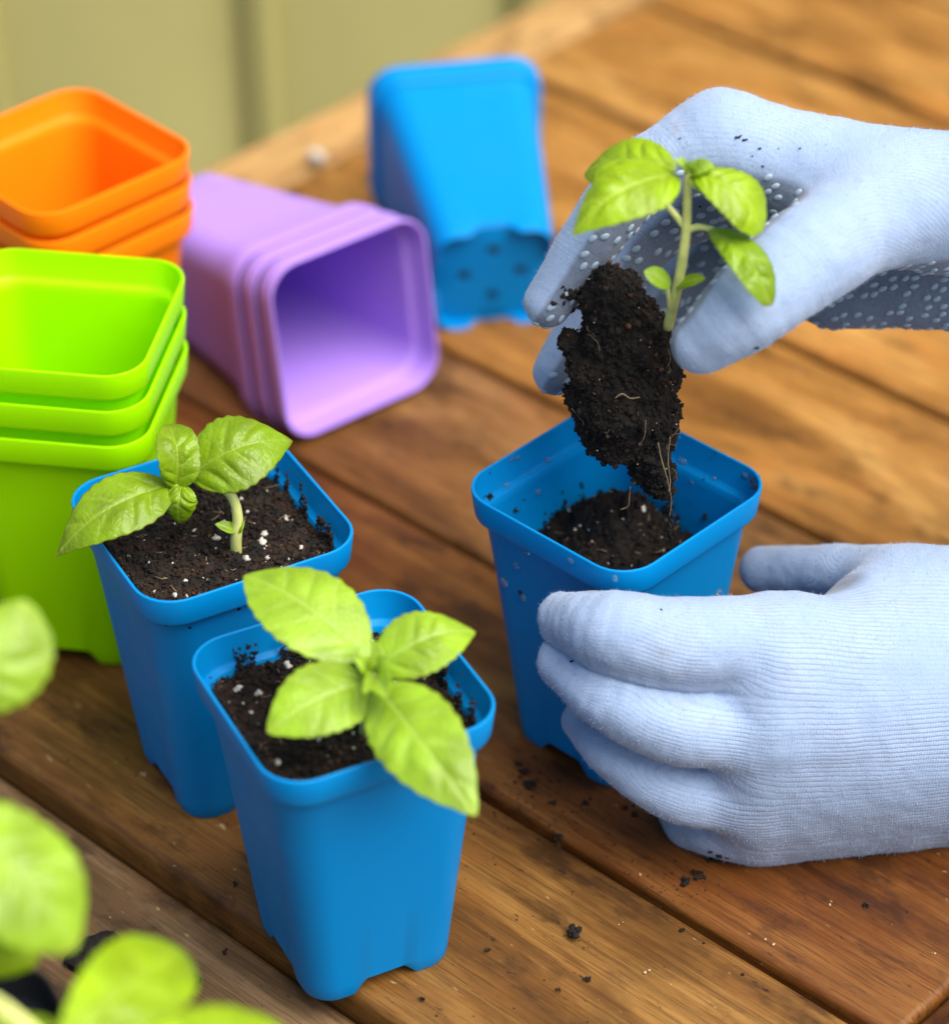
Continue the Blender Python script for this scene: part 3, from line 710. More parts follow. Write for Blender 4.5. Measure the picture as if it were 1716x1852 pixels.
def soil_thing(name, label, potd, zf, half, seed, ncr=5200, perl=(), mat=M_SOIL, amp=0.0016, barkn=160, wall=0):
    W, F, Vl = soil_field(potd, zf, half, seed, amp=amp)
    tri = np.vstack([F[:, [0, 1, 2]], F[:, [0, 2, 3]]])
    pick = RNG.integers(0, len(W), ncr); P = W[pick] + RNG.normal(0, 0.0003, (ncr, 3)) + np.array([0, 0, 0.0002])
    c = chunks(P, np.abs(RNG.normal(0, 0.00040, ncr)) + 0.0002, 0.45)
    parts = [(W, tri), c]
    if wall:   # crumbs clinging to the inside of the pot
        a = RNG.integers(0, 4, wall); s = RNG.uniform(-1, 1, wall); s = s * 0.70
        zz = np.abs(RNG.normal(0, 0.0042, wall)); e = half - 0.0004 + zz * 0.11
        X = np.where(a % 2 == 0, np.where(a == 0, e, -e), s * half * 0.96); Y = np.where(a % 2 == 1, np.where(a == 1, e, -e), s * half * 0.96)
        cl = fnoise(np.stack([X, Y, zz * 0], 1), 90, 2, seed + 9) > -0.05
        z = np.array([zf(np.clip(x / half, -1, 1), np.clip(y / half, -1, 1)) for x, y in zip(X, Y)]) + zz
        ca, sa = math.cos(potd[2]), math.sin(potd[2])
        PP = np.stack([potd[0] + ca * X - sa * Y, potd[1] + sa * X + ca * Y, z], 1)[cl]
        parts.append(chunks(PP, np.clip(np.abs(RNG.normal(0, 0.0004, len(PP))) + 0.0002, 0, .0009), 0.4))
    o = link(name, mesh_np(name, *join(parts)), mat); tag(o, label, 'soil', 'soil in the pots', 'stuff')
    if barkn:
        pick = RNG.integers(0, len(W), barkn); P = W[pick] + np.array([0, 0, 0.0005])
        ob = link('bark_bits', mesh_np('bark_bits', *chunks(P, RNG.uniform(0.0003, 0.0006, barkn) * RNG.choice([1, 1, 1.5, 2.2], barkn), 0.5, flat=0.6)), M_BARK, o); tag(ob, kind='stuff')
        nf = 45; vs, fs = [], []
        for k in range(nf):
            p = W[RNG.integers(0, len(W))] + np.array([0, 0, 0.0009]); an = RNG.uniform(0, 6.28); l = RNG.uniform(0.0015, 0.005)
            q = p + np.array([math.cos(an) * l, math.sin(an) * l, RNG.uniform(-0.0003, 0.0008)])
            t_ = tube([p, (p + q) / 2 + RNG.normal(0, 0.0004, 3), q], 0.00012, 4); vs.append(t_)
        ob = link('fibres', mesh_np('fibres', *join(vs)), M_ROOT, o); tag(ob, kind='stuff')
    for (px, py, r) in perl:
        k = r * 0.000150
        d = ray(px, py); zz = np.median(W[:, 2]); t = (zz - CAM[2]) / d[2]; p = CAM + d * t
        j = np.argmin(np.sum((W[:, :2] - p[:2]) ** 2, 1)); p[2] = W[j, 2] + k * 0.3
        V_, F_ = chunks([(0, 0, 0)], [k], 0.34, ICO2, 0.75); V_ += fnoise(V_ * 1000, 1.5, 2, px)[:, None] * unit(np.array([1, 1, 1])) * k * 0.3
        q = link('perlite_granule', mesh_np('perlite_granule', V_, F_), M_PERL, o); q.location = p
    # small pale specks
    ns = 70; pick = RNG.integers(0, len(W), ns)
    ob = link('perlite_specks', mesh_np('perlite_specks', *chunks(W[pick] + np.array([0, 0, 0.0005]), RNG.uniform(0.00018, 0.0005, ns), 0.4)), M_PERL, o); tag(ob, kind='stuff')
    return o, W
perlB = [(432, 888, 15), (437, 905, 5), (478, 968, 13), (474, 985, 9), (391, 978, 8), (445, 1010, 9), (485, 1012, 8), (544, 988, 8), (518, 936, 7), (448, 930, 6), (336, 1055, 6), (376, 1052, 5), (317, 1079, 7), (490, 845, 9), (351, 959, 6), (405, 945, 9), (573, 1004, 6), (270, 1025, 4), (305, 1017, 4), (280, 1072, 5), (428, 1055, 4)]
perlC = [(438, 1193, 15), (520, 1202, 15), (432, 1240, 9), (468, 1255, 10), (467, 1370, 8), (502, 1378, 7), (580, 1338, 9), (590, 1322, 7), (640, 1325, 6), (455, 1298, 5), (488, 1408, 6), (840, 1236, 8), (830, 1282, 7), (862, 1308, 6), (672, 1160, 6), (636, 1313, 8)]
soil_thing('soil', 'dark soil with white granules round the bent stem of the second seedling', PB, lambda u, v: 0.0984 - 0.0022 * max(0, u) ** 4 - 0.001 * max(0, v) ** 3, 0.0351, 1, perl=perlB, wall=2400)
soil_thing('soil', 'brown barky soil with white granules under the star of four leaves', PC, lambda u, v: 0.0984 - 0.0022 * max(0, v) ** 4 - 0.001 * max(0, -u) ** 4, 0.0351, 2, perl=perlC, wall=2400, barkn=420)
def moundA(u, v):
    return 0.0745 + 0.0190 * math.exp(-((u + 0.30) ** 2 + (v - 0.35) ** 2) / 0.26) + 0.0080 * math.exp(-((u - 0.80) ** 2 + (v - 0.70) ** 2) / 0.05) - 0.003 * max(0, -v) ** 2
soil_thing('soil', 'black loose soil heaped low inside the wet pot below the hanging root ball', PA, moundA, 0.0325, 3, ncr=3000, perl=[(1160, 968, 10), (1040, 987, 5), (1028, 942, 4), (1125, 995, 3)], mat=M_SOILD, amp=0.0032, barkn=60, wall=260)

# --- seedling with its root ball, held by the upper glove
sd = empty('basil_seedling', at(1180, 600, Y=.845)); tag(sd, 'young basil seedling with bare root ball pinched by the upper glove', 'seedling', 'basil seedlings')
bones = [((1115, 545), (1130, 720), 58, 92), ((1105, 520), (1150, 600), 36, 60), ((1150, 610), (1165, 720), 62, 70), ((1040, 620), (1075, 660), 26, 50), ((1075, 720), (1100, 790), 48, 40), ((1165, 760), (1180, 850), 62, 34), ((1130, 770), (1160, 800), 55, 50), ((1195, 850), (1196, 885), 22, 14), ((1160, 850), (1185, 880), 22, 16)]
h = 0.0010
bl = [(at(*a, Y=.847), at(*b, Y=.845), ra * .000188, rb * .000188) for a, b, ra, rb in bones]
lo = np.min([x for b in bl for x in b[:2]], 0) - .024; hi = np.max([x for b in bl for x in b[:2]], 0) + .024
n = np.ceil((hi - lo) / h).astype(int); G = np.stack(np.meshgrid(*[lo[i] + h * np.arange(n[i]) for i in range(3)], indexing='ij'), -1)
D = None
for a, b, ra, rb in bl:
    d = cone(G, a, b, ra * 0.92, rb * 0.92); D = d if D is None else smin(D, d, 0.004)
V, Q = surface_nets(D, lo, h)
me = mesh_np('t', V, Q); N = np.array([v.normal[:] for v in me.vertices])
disp = fnoise(V, 110, 3, 4) * 0.0030 + fnoise(V, 420, 3, 5) * 0.0016
V = V + N * disp[:, None]
tri = np.vstack([Q[:, [0, 1, 2]], Q[:, [0, 2, 3]]])
pk = RNG.integers(0, len(V), 9000); c1 = chunks(V[pk] + N[pk] * 0.0001, np.abs(RNG.normal(0, 0.00036, len(pk))) + 0.0002, 0.5)
pk = RNG.integers(0, len(V), 120); c2 = chunks(V[pk] + N[pk] * 0.0005, RNG.uniform(0.0006, 0.0013, len(pk)), 0.4, ICO2)
rbm = mesh_np('root_ball', *join([(V, tri), c1, c2])); part(sd, 'root_ball', rbm, M_SOILD)
pk = RNG.integers(0, len(V), 130)
o = part(sd, 'bark_bits', mesh_np('bark_bits', *chunks(V[pk] + N[pk] * .0006, RNG.uniform(.0003, .0010, 130), .45)), M_BARK); tag(o, kind='stuff')
pk = RNG.integers(0, len(V), 40)
o = part(sd, 'perlite_specks', mesh_np('perlite_specks', *chunks(V[pk] + N[pk] * .0007, RNG.uniform(.00015, .0004, 40), .45)), M_PERL); tag(o, kind='stuff')
vs = []
for k in range(26):   # fine surface roots
    j = RNG.integers(0, len(V)); P = [V[j] + N[j] * 0.0009]; dr = unit(RNG.normal(size=3) + np.array([0, 0, -0.6]))
    for q in range(5):
        p = P[-1] + dr * 0.0016; jj = np.argmin(np.sum((V - p) ** 2, 1)); p = V[jj] + N[jj] * RNG.uniform(0.0006, 0.0013); dr = unit(dr + RNG.normal(0, .5, 3)); P.append(p)
    vs.append(tube(spline(P, 12), 0.00007, 4))
o = part(sd, 'fine_roots', mesh_np('fine_roots', *join(vs)), M_ROOT); tag(o, kind='stuff')
YR = .825
for pts, r in (([(1190, 800, YR), (1196, 830, YR), (1207, 868, YR), (1214, 905, YR + .004), (1211, 935, YR + .006), (1213, 958, YR + .008)], .00015),
               ([(1212, 790, YR), (1208, 830, YR), (1212, 870, YR), (1209, 890, YR)], .00012), ([(1140, 880, .838), (1138, 900, .838), (1136, 915, .838), (1122, 922, .838)], .00011),
               ([(1112, 720, .822), (1125, 712, .822), (1140, 720, .822), (1157, 718, .822)], .00014), ([(1168, 760, .826), (1165, 790, .827), (1155, 805, .829)], .0001)):
    stalk(sd, 'root', [at(x, y, Y=Y) for x, y, Y in pts], r, mat=M_ROOT)
pr = [at(1212 + RNG.normal(0, 3), y, Y=YR + .006) for y in np.linspace(890, 975, 26)]
o = part(sd, 'root_crumbs', mesh_np('root_crumbs', *chunks(pr, RNG.uniform(.0004, .0011, 26), .4)), M_SOILD); tag(o, kind='stuff')
YS = .826
stalk(sd, 'stem', [at(1208, 590, Y=.838), at(1219, 545, Y=YS + .004), at(1234, 470, Y=YS), at(1241, 410, Y=YS), at(1243, 340, Y=YS), at(1243, 312, Y=YS)], [.0018, .0017, .0016, .0015, .0012, .0009])
def pt(x, y, Y): return at(x, y, Y=Y)
add_leaf(sd, M_LEAF, pt(1226, 316, YS), pt(1036, 411, .806), (0.05, -0.35, 1.0), .0225, arch=.0062, cup=-.18, tipc=.004, peak=.42, pucker=.0014, seed=1)
add_leaf(sd, M_LEAF, pt(1222, 304, YS + .004), pt(1058, 312, .848), (0.0, -0.45, 1.0), .0200, arch=.0055, cup=-.12, peak=.5, pucker=.0009, seed=2)
add_leaf(sd, M_LEAF, pt(1254, 312, YS), pt(1384, 410, .815), (0.25, -0.45, 0.95), .0190, arch=.0055, cup=-.14, tipc=.003, peak=.62, pucker=.0011, seed=3)
stalk(sd, 'leaf_stalk', [pt(1243, 416, YS), pt(1262, 410, YS - .001), pt(1288, 414, YS - .003)], [.0011, .0008])
add_leaf(sd, M_LEAFD, pt(1284, 413, YS - .003), pt(1396, 543, .798), (0.40, -0.70, 0.65), .0135, arch=.0056, cup=-.14, tipc=.003, peak=.58, pucker=.0013, seed=4)
stalk(sd, 'leaf_stalk', [pt(1241, 414, YS), pt(1224, 392, YS + .002), pt(1200, 364, YS + .006)], [.0011, .0010])
add_leaf(sd, M_LEAFD, pt(1198, 360, YS + .006), pt(1115, 345, .846), (0.0, -0.2, 1.0), .014, arch=.002, cup=-.1, seed=14)
for (b, t, w_, nh, sd_) in (((1246, 314), (1300, 345), .0078, (-.1, -.6, .7), 5), ((1240, 312), (1220, 290), .0050, (.3, -.3, .9), 6), ((1250, 312), (1292, 300), .0062, (0, -.4, .9), 7), ((1243, 310), (1256, 288), .0040, (0, -.8, .5), 8)):
    add_leaf(sd, M_LEAFP, pt(*b, YS), pt(*t, YS - .002), nh, w_, arch=.0012, cup=.25, pucker=.0003, nveins=4, seed=sd_, nu=20, nv=13)
stalk(sd, 'leaf_stalk', [pt(1211, 558, YS + .003), pt(1209, 538, YS), pt(1206, 515, YS - .002)], .0007)
add_leaf(sd, M_LEAFP, pt(1214, 516, YS - .002), pt(1164, 491, YS - .004), (-.1, -.5, .85), .0072, arch=.0012, cup=-.1, peak=.5, pucker=.0, nveins=1, seed=9, nu=24, nv=15, name='seed_leaf')
add_leaf(sd, M_LEAFD, pt(1222, 520, YS), pt(1276, 503, YS - .002), (.1, -.2, 1.0), .0062, arch=.0012, cup=-.05, peak=.5, pucker=.0, nveins=1, seed=10, nu=24, nv=15, name='seed_leaf')

# --- seedling in pot B
sb = empty('basil_seedling', at(425, 1000, Z=.098)); tag(sb, 'young basil seedling with a bent stem and two dark broad leaves by the green pots', 'seedling', 'basil seedlings')
def yz(px, py, Z): return at(px, py, Z=Z)
stalk(sb, 'stem', [yz(427, 1004, .096), yz(427, 975, .104), yz(430, 940, .112), yz(424, 908, .119), yz(408, 886, .123), yz(375, 872, .126), yz(345, 868, .127)], [.0021, .0020, .0019, .0018, .0017, .0014, .001])
add_leaf(sb, M_LEAFD, yz(340, 862, .129), yz(528, 793, .136), (-.15, -.55, .85), .0285, arch=.0075, cup=-.16, peak=.42, pucker=.0013, nveins=5, seed=21, tipc=.002)
add_leaf(sb, M_LEAFD, yz(312, 877, .128), yz(99, 994, .118), (.1, -.35, 1.0), .0240, arch=.0065, cup=-.10, peak=.40, pucker=.0012, seed=22, tipc=.005)
stalk(sb, 'leaf_stalk', [yz(345, 868, .127), yz(328, 872, .128), yz(308, 878, .128)], [.001, .0009])
add_leaf(sb, M_LEAFD, yz(318, 884, .128), yz(312, 768, .146), (.35, -.8, .45), .0155, arch=.0045, cup=.30, peak=.52, pucker=.0012, nveins=4, seed=23, tipc=.006, wave=.22)
add_leaf(sb, M_LEAFD, yz(330, 872, .129), yz(322, 938, .121), (0, -.75, .6), .0118, arch=.0035, cup=-.35, peak=.6, pucker=.0012, nveins=4, seed=24, tipc=.006, wave=.15)
for t_, sd_ in (((388, 948), 25), ((442, 943), 26)):
    add_leaf(sb, M_LEAFP, yz(428, 960, .108), yz(*t_, .112), (0, -.5, .8), .0042, arch=.0006, cup=.2, pucker=0, nveins=1, seed=sd_, nu=14, nv=9, name='seed_leaf')

# --- seedling in pot C
scn = empty('basil_seedling', at(672, 1290, Z=.098)); tag(scn, 'young basil seedling with four bright leaves in a star, in the nearest blue pot', 'seedling', 'basil seedlings')
stalk(scn, 'stem', [yz(660, 1330, .096), yz(664, 1290, .108), yz(672, 1240, .122), yz(676, 1205, .130)], [.0021, .0019, .0016, .0012])
add_leaf(scn, M_LEAFP, yz(662, 1192, .128), yz(441, 1038, .139), (.15, -.35, 1.0), .0305, arch=.0060, cup=-.06, peak=.44, pucker=.0007, seed=31, tipc=.001)
add_leaf(scn, M_LEAFP, yz(680, 1210, .126), yz(859, 1137, .131), (-.1, -.3, 1.0), .0245, arch=.0050, cup=-.05, peak=.42, pucker=.0010, seed=32, tipc=.002)
add_leaf(scn, M_LEAFP, yz(676, 1232, .126), yz(484, 1320, .124), (.05, -.4, 1.0), .0255, arch=.0045, cup=-.05, peak=.46, pucker=.0008, seed=33, tipc=.002)
add_leaf(scn, M_LEAFP, yz(682, 1240, .128), yz(857, 1468, .118), (-.2, -.45, .9), .0270, arch=.0050, cup=-.08, peak=.44, pucker=.0010, seed=34, tipc=.003)
for (b, t, w_, nh, sd_) in (((672, 1212), (668, 1155), .0085, (0, -.8, .6), 35), ((676, 1222), (700, 1265), .0085, (0, -.6, .8), 36), ((668, 1215), (640, 1190), .006, (.2, -.6, .8), 37), ((680, 1212), (705, 1190), .0062, (-.2, -.6, .8), 38), ((674, 1216), (684, 1180), .005, (.2, -.9, .3), 39), ((672, 1220), (655, 1255), .005, (.2, -.7, .6), 40)):
    add_leaf(scn, M_LEAFP, yz(*b, .130), yz(*t, .137), nh, w_, arch=.0014, cup=.35, pucker=.0004, nveins=4, seed=sd_, nu=20, nv=13)

# --- black pot and blurred seedling nearest the camera
ya = -1.12; cb = at(66, 1722, Z=.1109); off = np.array([math.cos(ya) * -.04 - math.sin(ya) * .04, math.sin(ya) * -.04 + math.cos(ya) * .04])
PBK = (cb[0] - off[0], cb[1] - off[1], ya)
pot(M_BLACK, (PBK[0], PBK[1], 0.0), ya, 'black square pot cut off by the lower left corner, out of focus')
soil_thing('soil', 'dark soil in the black pot at the lower left corner', PBK, lambda u, v: 0.097, 0.0346, 6, ncr=500, barkn=0)
fg = empty('basil_seedling', (PBK[0], PBK[1], 0.098)); tag(fg, 'out of focus basil seedling with big bright leaves, cut off by the left edge', 'seedling', 'basil seedlings')
fc = np.array([PBK[0] + .006, PBK[1] + .004, .0])
nod1, nod2 = fc + np.array([-.004, 0, .150]), fc + np.array([-.006, .002, .185])
stalk(fg, 'stem', [fc + np.array([0, 0, .096]), fc + np.array([-.002, 0, .13]), nod1, nod2], [.0022, .002, .0018, .0012])
def fz(px, py, Z): return at(px, py, Z=Z)
add_leaf(fg, M_LEAFP, fz(-110, 1460, .185), fz(140, 1712, .158), (.1, -.3, 1.0), .0340, arch=.007, cup=-.16, peak=.52, pucker=.0016, seed=51, tipc=.003, wave=.08)
add_leaf(fg, M_LEAF, fz(-70, 1640, .150), fz(66, 1745, .128), (.1, -.5, .8), .022, arch=.004, cup=-.2, peak=.5, pucker=.0008, seed=52)
add_leaf(fg, M_LEAFP, fz(-110, 1240, .200), fz(44, 1085, .215), (.25, -.65, .6), .030, arch=.006, cup=-.15, peak=.5, pucker=.0010, seed=53, side=.005)
add_leaf(fg, M_LEAF, fz(115, 1910, .150), fz(335, 1706, .140), (.1, -.55, .9), .0270, arch=.0060, cup=-.12, peak=.58, pucker=.0010, seed=54, tipc=.003)
add_leaf(fg, M_LEAF, fz(200, 2010, .150), fz(515, 1862, .140), (.0, -.45, .9), .0300, arch=.0060, cup=-.10, peak=.5, pucker=.0010, seed=55)
add_leaf(fg, M_LEAF, fz(-80, 1990, .140), fz(110, 1850, .135), (.0, -.45, .9), .0240, arch=.0040, cup=-.10, peak=.5, pucker=.0010, seed=56)
for q, r_ in (((-110, 1460, .185), nod2), ((-70, 1640, .150), nod1), ((-110, 1240, .200), nod2), ((115, 1910, .150), nod1), ((200, 2010, .150), nod1), ((-80, 1990, .140), nod1)):
    stalk(fg, 'leaf_stalk', [r_, (r_ + fz(*q)) / 2 + np.array([0, 0, .006]), fz(*q)], .0011)

# ------------------------------------------------------------------ droplets, crumbs, chips
# water beads on the pot: put on a wall of pot A at (side, along, height); side 0..3 like the outer faces, inner=True for inside
def on_pot(P, side, s, z, inner=False):
    zz = [0.0, .0066, .0965, .0985, .1003, .1109]; ho = [.0262, .0267, .0358, .0368, .0391, .0400]
    hi_ = [.024, .0256, .0348, .0352, .0379, .0389]
    hw = np.interp(z, zz, hi_ if inner else ho)
    n_ = [(1, 0), (0, 1), (-1, 0), (0, -1)][side]; t_ = [(0, 1), (-1, 0), (0, -1), (1, 0)][side]
    X = n_[0] * hw + t_[0] * s; Y = n_[1] * hw + t_[1] * s; ca, sa = math.cos(P[2]), math.sin(P[2])
    nn = np.array([ca * n_[0] - sa * n_[1], sa * n_[0] + ca * n_[1], 0.0]) * (-1 if inner else 1)
    return np.array([P[0] + ca * X - sa * Y, P[1] + sa * X + ca * Y, z]), nn
def drop_at(px, py, P, inner, side):
    best = None
    for s in np.linspace(-.036, .036, 73):
        for z in np.linspace(.05, .110, 61):
            p, n_ = on_pot(P, side, s, z, inner); d = p - CAM; k = d @ FW
            e = (PCX + FPX * (d @ RT) / k - px) ** 2 + (PCY - FPX * (d @ UP) / k - py) ** 2
            if best is None or e < best[0]: best = (e, p, n_)
    return best[1], best[2]
Bd, Td = ICO3
drops = [(924, 831, 1, 2, 9, 'left one of two touching droplets on the back left inner wall of the wet pot'), (937, 828, 1, 2, 9, 'right one of two touching droplets on the back left inner wall of the wet pot'), (989, 834, 1, 2, 12, 'large droplet high on the back left inner wall of the wet pot'), (955, 858, 1, 2, 6, 'tiny droplet in the middle of the back left inner wall of the wet pot'),
         (915, 878, 1, 2, 11, 'droplet on the inner ledge near the left corner of the wet pot'), (971, 890, 1, 2, 11, 'droplet below the inner ledge at the left of the wet pot'), (1234, 838, 1, 1, 16, 'largest droplet inside the wet pot, right of the hanging root ball'), (1290, 866, 1, 1, 10, 'droplet on the right inner wall of the wet pot, halfway to the corner'), (1347, 861, 1, 1, 11, 'droplet inside the wet pot nearest its right corner'), (1252, 872, 1, 1, 8, 'faint small droplet under the largest one inside the wet pot'),
         (951, 997, 0, 3, 13, 'upper droplet on the outer left face of the wet pot just under its rim'), (1031, 1013, 0, 3, 12, 'droplet on the outside of the wet pot rim, left of its front corner'), (935, 1023, 0, 3, 11, 'faint droplet in the middle of the outer left face of the wet pot'), (912, 1052, 0, 3, 13, 'leftmost droplet on the outer left face of the wet pot'), (946, 1081, 0, 3, 10, 'lowest droplet on the outer left face of the wet pot, left of the fingertip'), (1112, 1041, 0, 3, 9, 'droplet on the front corner of the wet pot rim'),
         (1160, 1075, 0, 0, 8, 'small droplet on the wet pot rim right of its front corner'), (1300, 1072, 0, 0, 11, 'droplet low on the outer right face of the wet pot beside the thumb'), (1222, 1078, 0, 0, 8, 'small droplet on the outer right face of the wet pot above the index finger')]
dm = None
for (px, py, inner, side, r, lab) in drops:
    p, n_ = drop_at(px, py, PA, bool(inner), side); k = r * .000185 * .72
    V_ = Bd * np.array([1, 1, .5]); V_[V_[:, 2] < -.1, 2] = -.1
    if dm is None: dm = mesh_np('water_droplet', V_, Td); dm.materials.append(M_WATER); dm.polygons.foreach_set('use_smooth', [True] * len(dm.polygons))
    o = bpy.data.objects.new('water_droplet', dm); col.objects.link(o)
    o.matrix_world = Matrix.Translation(p) @ Vector(n_).to_track_quat('Z', 'Y').to_matrix().to_4x4() @ Matrix.Diagonal((k, k * RNG.uniform(.85, 1.25), k, 1))
    tag(o, lab, 'droplet', 'water droplets on the wet pot')
def crumb(name, p, r, label, cat, group, mat=M_SOILD, n=5, flat=.7, spread=.8):
    pts = [RNG.normal(0, r * spread * .5, 3) * np.array([1, 1, flat * .5]) for _ in range(n)]
    V_, F_ = chunks(pts, RNG.uniform(.30, .62, n) * r, .30, ICO2 if r > .002 else ICO1, flat); V_[:, 2] -= V_[:, 2].min() + r * .05
    o = link(name, mesh_np(name, V_, F_), mat); o.location = p; return tag(o, label, cat, group)
T_ = lambda x, y: at(x, y, Z=0.0005)
TL_ = lambda x, y: at(x, y, Z=-0.0125)
# inside the wet pot
for (px, py, inner, side, r, lab) in [(884, 854, 1, 2, 7, 'crumb high inside the wet pot near its left corner'), (886, 901, 1, 2, 10, 'large crumb low in the left corner inside the wet pot'), (875, 896, 1, 2, 6, 'smaller crumb low in the left corner inside the wet pot'), (930, 920, 1, 2, 9, 'crumb on the left inner wall of the wet pot under the droplets'), (946, 902, 1, 2, 5, 'small crumb on the left inner wall of the wet pot beside a droplet'),
         (1277, 933, 1, 1, 9, 'lowest crumb on the right inner wall of the wet pot'), (1251, 911, 1, 1, 6, 'crumb on the right inner wall of the wet pot near the soil heap'), (1276, 868, 1, 1, 4, 'small crumb beside a droplet on the right inner wall of the wet pot'), (1284, 829, 1, 1, 4, 'small crumb high on the right inner wall of the wet pot'), (1296, 817, 1, 1, 4, 'tiny crumb just under the right rim of the wet pot')]:
    p, n_ = drop_at(px, py, PA, True, side); crumb('soil_crumb', p - np.array([0, 0, r * .00009]), r * .00017, 'dark ' + lab, 'soil crumb', 'crumbs on the wet pot')
for (px, py, r, lab) in ((1362, 868, 8, 'upper'), (1365, 886, 10, 'lower')):
    p = at(px, py, Z=.1085); crumb('soil_crumb', p, r * .00018, lab + ' black crumb on the right corner of the wet pot rim', 'soil crumb', 'crumbs on the wet pot')
# on the table top
tb = [(1034, 1693, 13, 'largest dark crumb on the front boards, right of the nearest blue pot'), (1238, 1600, 10, 'dark crumb on the boards farthest out from the lower glove'), (1262, 1584, 8, 'dark crumb on the boards just below the lower glove'), (1290, 1556, 9, 'dark crumb touching the underside of the lower glove'),
      (960, 1424, 12, 'largest dark crumb on the red brown plank at the foot of the wet pot'), (945, 1400, 9, 'middle crumb of the three left of the wet pot foot'), (935, 1385, 7, 'topmost crumb of the three left of the wet pot foot'), (1012, 1516, 9, 'dark crumb lying in the gap between two front boards'), (764, 1812, 5, 'small crumb in front of the nearest blue pot, near the picture bottom'),
      (881, 1719, 4, 'tiny crumb just right of the nearest blue pot foot'), (1062, 1773, 5, 'small crumb on the front board below the largest crumb'), (1010, 1792, 4, 'tiny crumb on the front board near the bottom edge'), (1148, 1475, 6, 'crumb beside the curled little finger of the lower glove'), (1130, 1462, 5, 'smaller crumb beside the curled little finger of the lower glove'),
      (1566, 1640, 5, 'single small crumb on the red brown plank far right'), (1234, 1683, 4, 'tiny crumb on the front board in the middle'), (1080, 1405, 8, 'crumb on the board by the front foot of the wet pot'), (1000, 1455, 5, 'small crumb under the front of the wet pot'), (1060, 1455, 6, 'small crumb between the wet pot foot and the board gap')]
for px, py, r, lab in tb: crumb('soil_crumb', T_(px, py), r * .00019, lab, 'soil crumb', 'soil crumbs on the table', n=11, spread=1.15)
crumb('soil_clump', TL_(185, 1735), .0085, 'black soil clump on the lower board at the near left', 'soil clump', None, n=26, flat=.6, spread=1.0)
crumb('soil_clump', TL_(334, 1788), .0045, 'small black soil clump half hidden by a blurred leaf', 'soil clump', None, n=12, flat=.6)
crumb('soil_crumb', TL_(407, 1725), .0012, 'single dark crumb on the lower board right of the black clump', 'soil crumb', None)
crumb('soil_crumb', T_(425, 1600), .0012, 'dark crumb on the board left of the nearest blue pot', 'soil crumb', None)
for px, py, r, lab in ((1493, 1633, 8, 'pale flake on the red brown plank at right'), (1152, 1587, 6, 'pale flake by the board gap below the lower glove'), (1172, 1758, 8, 'long pale flake on the front board'), (1118, 1672, 5, 'small pale flake on the middle of the front board'), (1690, 1723, 5, 'pale flake at the right edge of the red brown plank'), (1386, 1708, 8, 'pale flake beside the board gap at lower right')):
    o = crumb('wood_flake', T_(px, py), r * .00019, lab, 'flake', 'pale flakes on the front boards', M_CHIP, n=2, flat=.3, spread=1.5)
V_, F_ = chunks([(0, 0, 0)], [.0042], .18, ICO2, .8); V_[:, 2] -= V_[:, 2].min()
o = link('perlite_granule', mesh_np('perlite_granule', V_, F_), M_PERL); o.location = at(572, 296, Z=.001); tag(o, 'white granule lying at the pale far batten of the table', 'granule')
# table dust: uncountable specks
n_ = 420; dd = RNG.uniform(-.75, -.40, n_); nn_ = RNG.uniform(.50, .80, n_)
P = PD[None] * dd[:, None] + PN[None] * nn_[:, None]; P[:, 2] = .0002
P2 = np.array([T_(1000 + RNG.normal(0, 70), 1440 + RNG.normal(0, 40)) for _ in range(260)] + [T_(1240 + RNG.normal(0, 60), 1590 + RNG.normal(0, 25)) for _ in range(90)]); P = np.vstack([P, P2]); n_ = len(P)
o = link('soil_specks', mesh_np('soil_specks', *chunks(P, np.abs(RNG.normal(0, .00022, n_)) + .00010, .4)), M_SOILD); tag(o, 'fine specks of soil scattered over the boards', 'soil specks', None, 'stuff')

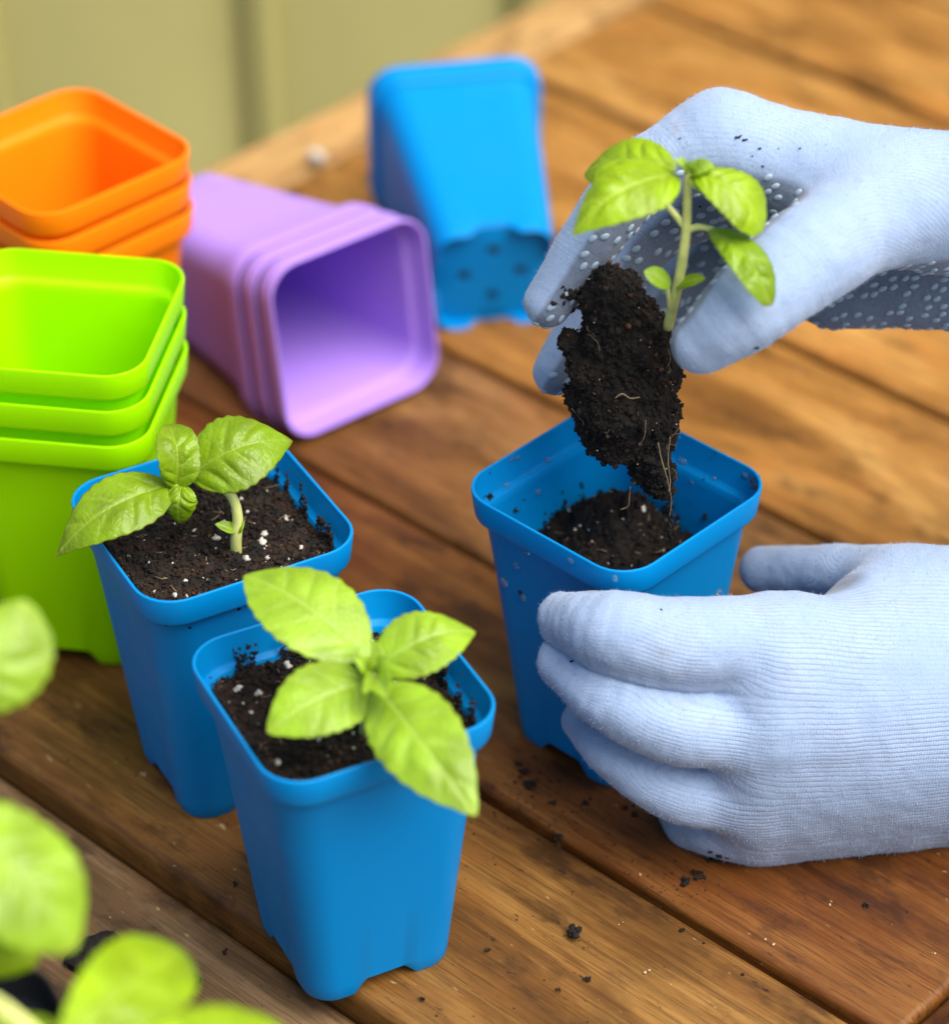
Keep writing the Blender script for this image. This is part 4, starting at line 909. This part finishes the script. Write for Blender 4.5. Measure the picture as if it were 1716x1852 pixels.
# crumbs on the gloves: dropped along the view line onto the knit
from mathutils.bvhtree import BVHTree
GL = {(1392, 316): 'tiny crumb on the upper glove lowest right of the close pair', (1190, 277): 'tiny crumb on the upper glove nearest the left leaf pair', (1360, 282): 'tiny crumb on the upper glove just under the close pair', (1408, 268): 'tiny crumb on the upper glove between the reddish crumb and the farthest right one', (1420, 463): 'tiny crumb on the upper glove right of the drooping lower leaf', (1010, 1068): 'tiny crumb right of the one on top of the lower glove index fingertip', (985, 1064): 'tiny crumb left of the one on top of the lower glove index fingertip', (1312, 1551): 'tiny rightmost crumb on the bottom edge of the lower glove', (1195, 1103): 'tiny lone crumb in the middle of the lower glove index finger', (1501, 1043): 'tiny crumb in the web beside the lower glove thumb', (1335, 248): 'dark crumb on the upper glove, left one of the close pair below the knuckle', (1348, 252): 'dark crumb on the upper glove, right one of the close pair below the knuckle', (1376, 267): 'reddish dark crumb on the upper glove right of the close pair', (1447, 267): 'single crumb on the back of the upper glove farthest right', (1380, 300): 'dark crumb on the upper glove below the close pair', (1229, 250): 'small crumb on the upper glove above the leaves', (1366, 629): 'dark crumb on the lower edge of the upper glove thumb', (1270, 292): 'dark crumb on the upper glove just above the seedling top', (1268, 372): 'dark crumb on the dotted palm behind the seedling stem', (1057, 1059): 'largest dark crumb on the index finger of the lower glove under the pot rim', (1036, 1196): 'dark crumb on the middle finger of the lower glove', (998, 1064): 'dark crumb on top of the lower glove index fingertip', (974, 1092): 'dark crumb on the very end of the lower glove index fingertip', (1281, 1540): 'left crumb on the bottom edge of the lower glove', (1302, 1548): 'right crumb on the bottom edge of the lower glove'}
def bvh(o): return BVHTree.FromPolygons([v.co for v in o.data.vertices], [tuple(p.vertices) for p in o.data.polygons])
bu, blw = bvh(gu), bvh(gl)
for tree, lst, lab, grp in ((bu, [(1335, 248, 8), (1348, 252, 9), (1376, 267, 6), (1447, 267, 5), (1380, 300, 6), (1229, 250, 4), (1366, 629, 8), (1392, 316, 3), (1190, 277, 3), (1360, 282, 3), (1408, 268, 3), (1270, 292, 6), (1268, 372, 7), (1420, 463, 3)], 'dark soil crumb stuck to the upper glove', 'crumbs on the upper glove'),
                            ((blw, [(1057, 1059, 11), (1036, 1196, 6), (998, 1064, 7), (1010, 1068, 5), (985, 1064, 5), (974, 1092, 6), (1281, 1540, 9), (1302, 1548, 9), (1312, 1551, 6), (1195, 1103, 3), (1501, 1043, 3)], 'dark soil crumb stuck to the lower glove', 'crumbs on the lower glove'))):
    for px, py, r in lst:
        d = unit(ray(px, py)); hit = tree.ray_cast(Vector(CAM), Vector(d))
        if hit[0] is None: continue
        crumb('soil_crumb', np.array(hit[0]) - np.array([0, 0, r * .00006]), r * .00016, GL.get((px, py), 'tiny ' + lab), 'soil crumb', grp, n=4)
# crumbs smeared over the index fingertip of the upper glove
pk = []
for _ in range(60):
    d = unit(ray(1045 + RNG.normal(0, 14), 535 + RNG.normal(0, 10))); hit = bu.ray_cast(Vector(CAM), Vector(d))
    if hit[0] is not None and hit[0].y < .90: pk.append(np.array(hit[0]))
o = link('soil_smear', mesh_np('soil_smear', *chunks(pk, RNG.uniform(.0004, .0014, len(pk)), .4)), M_SOILD); tag(o, 'soil clinging to the fingertip of the upper glove beside the root ball', 'soil', None, 'stuff')
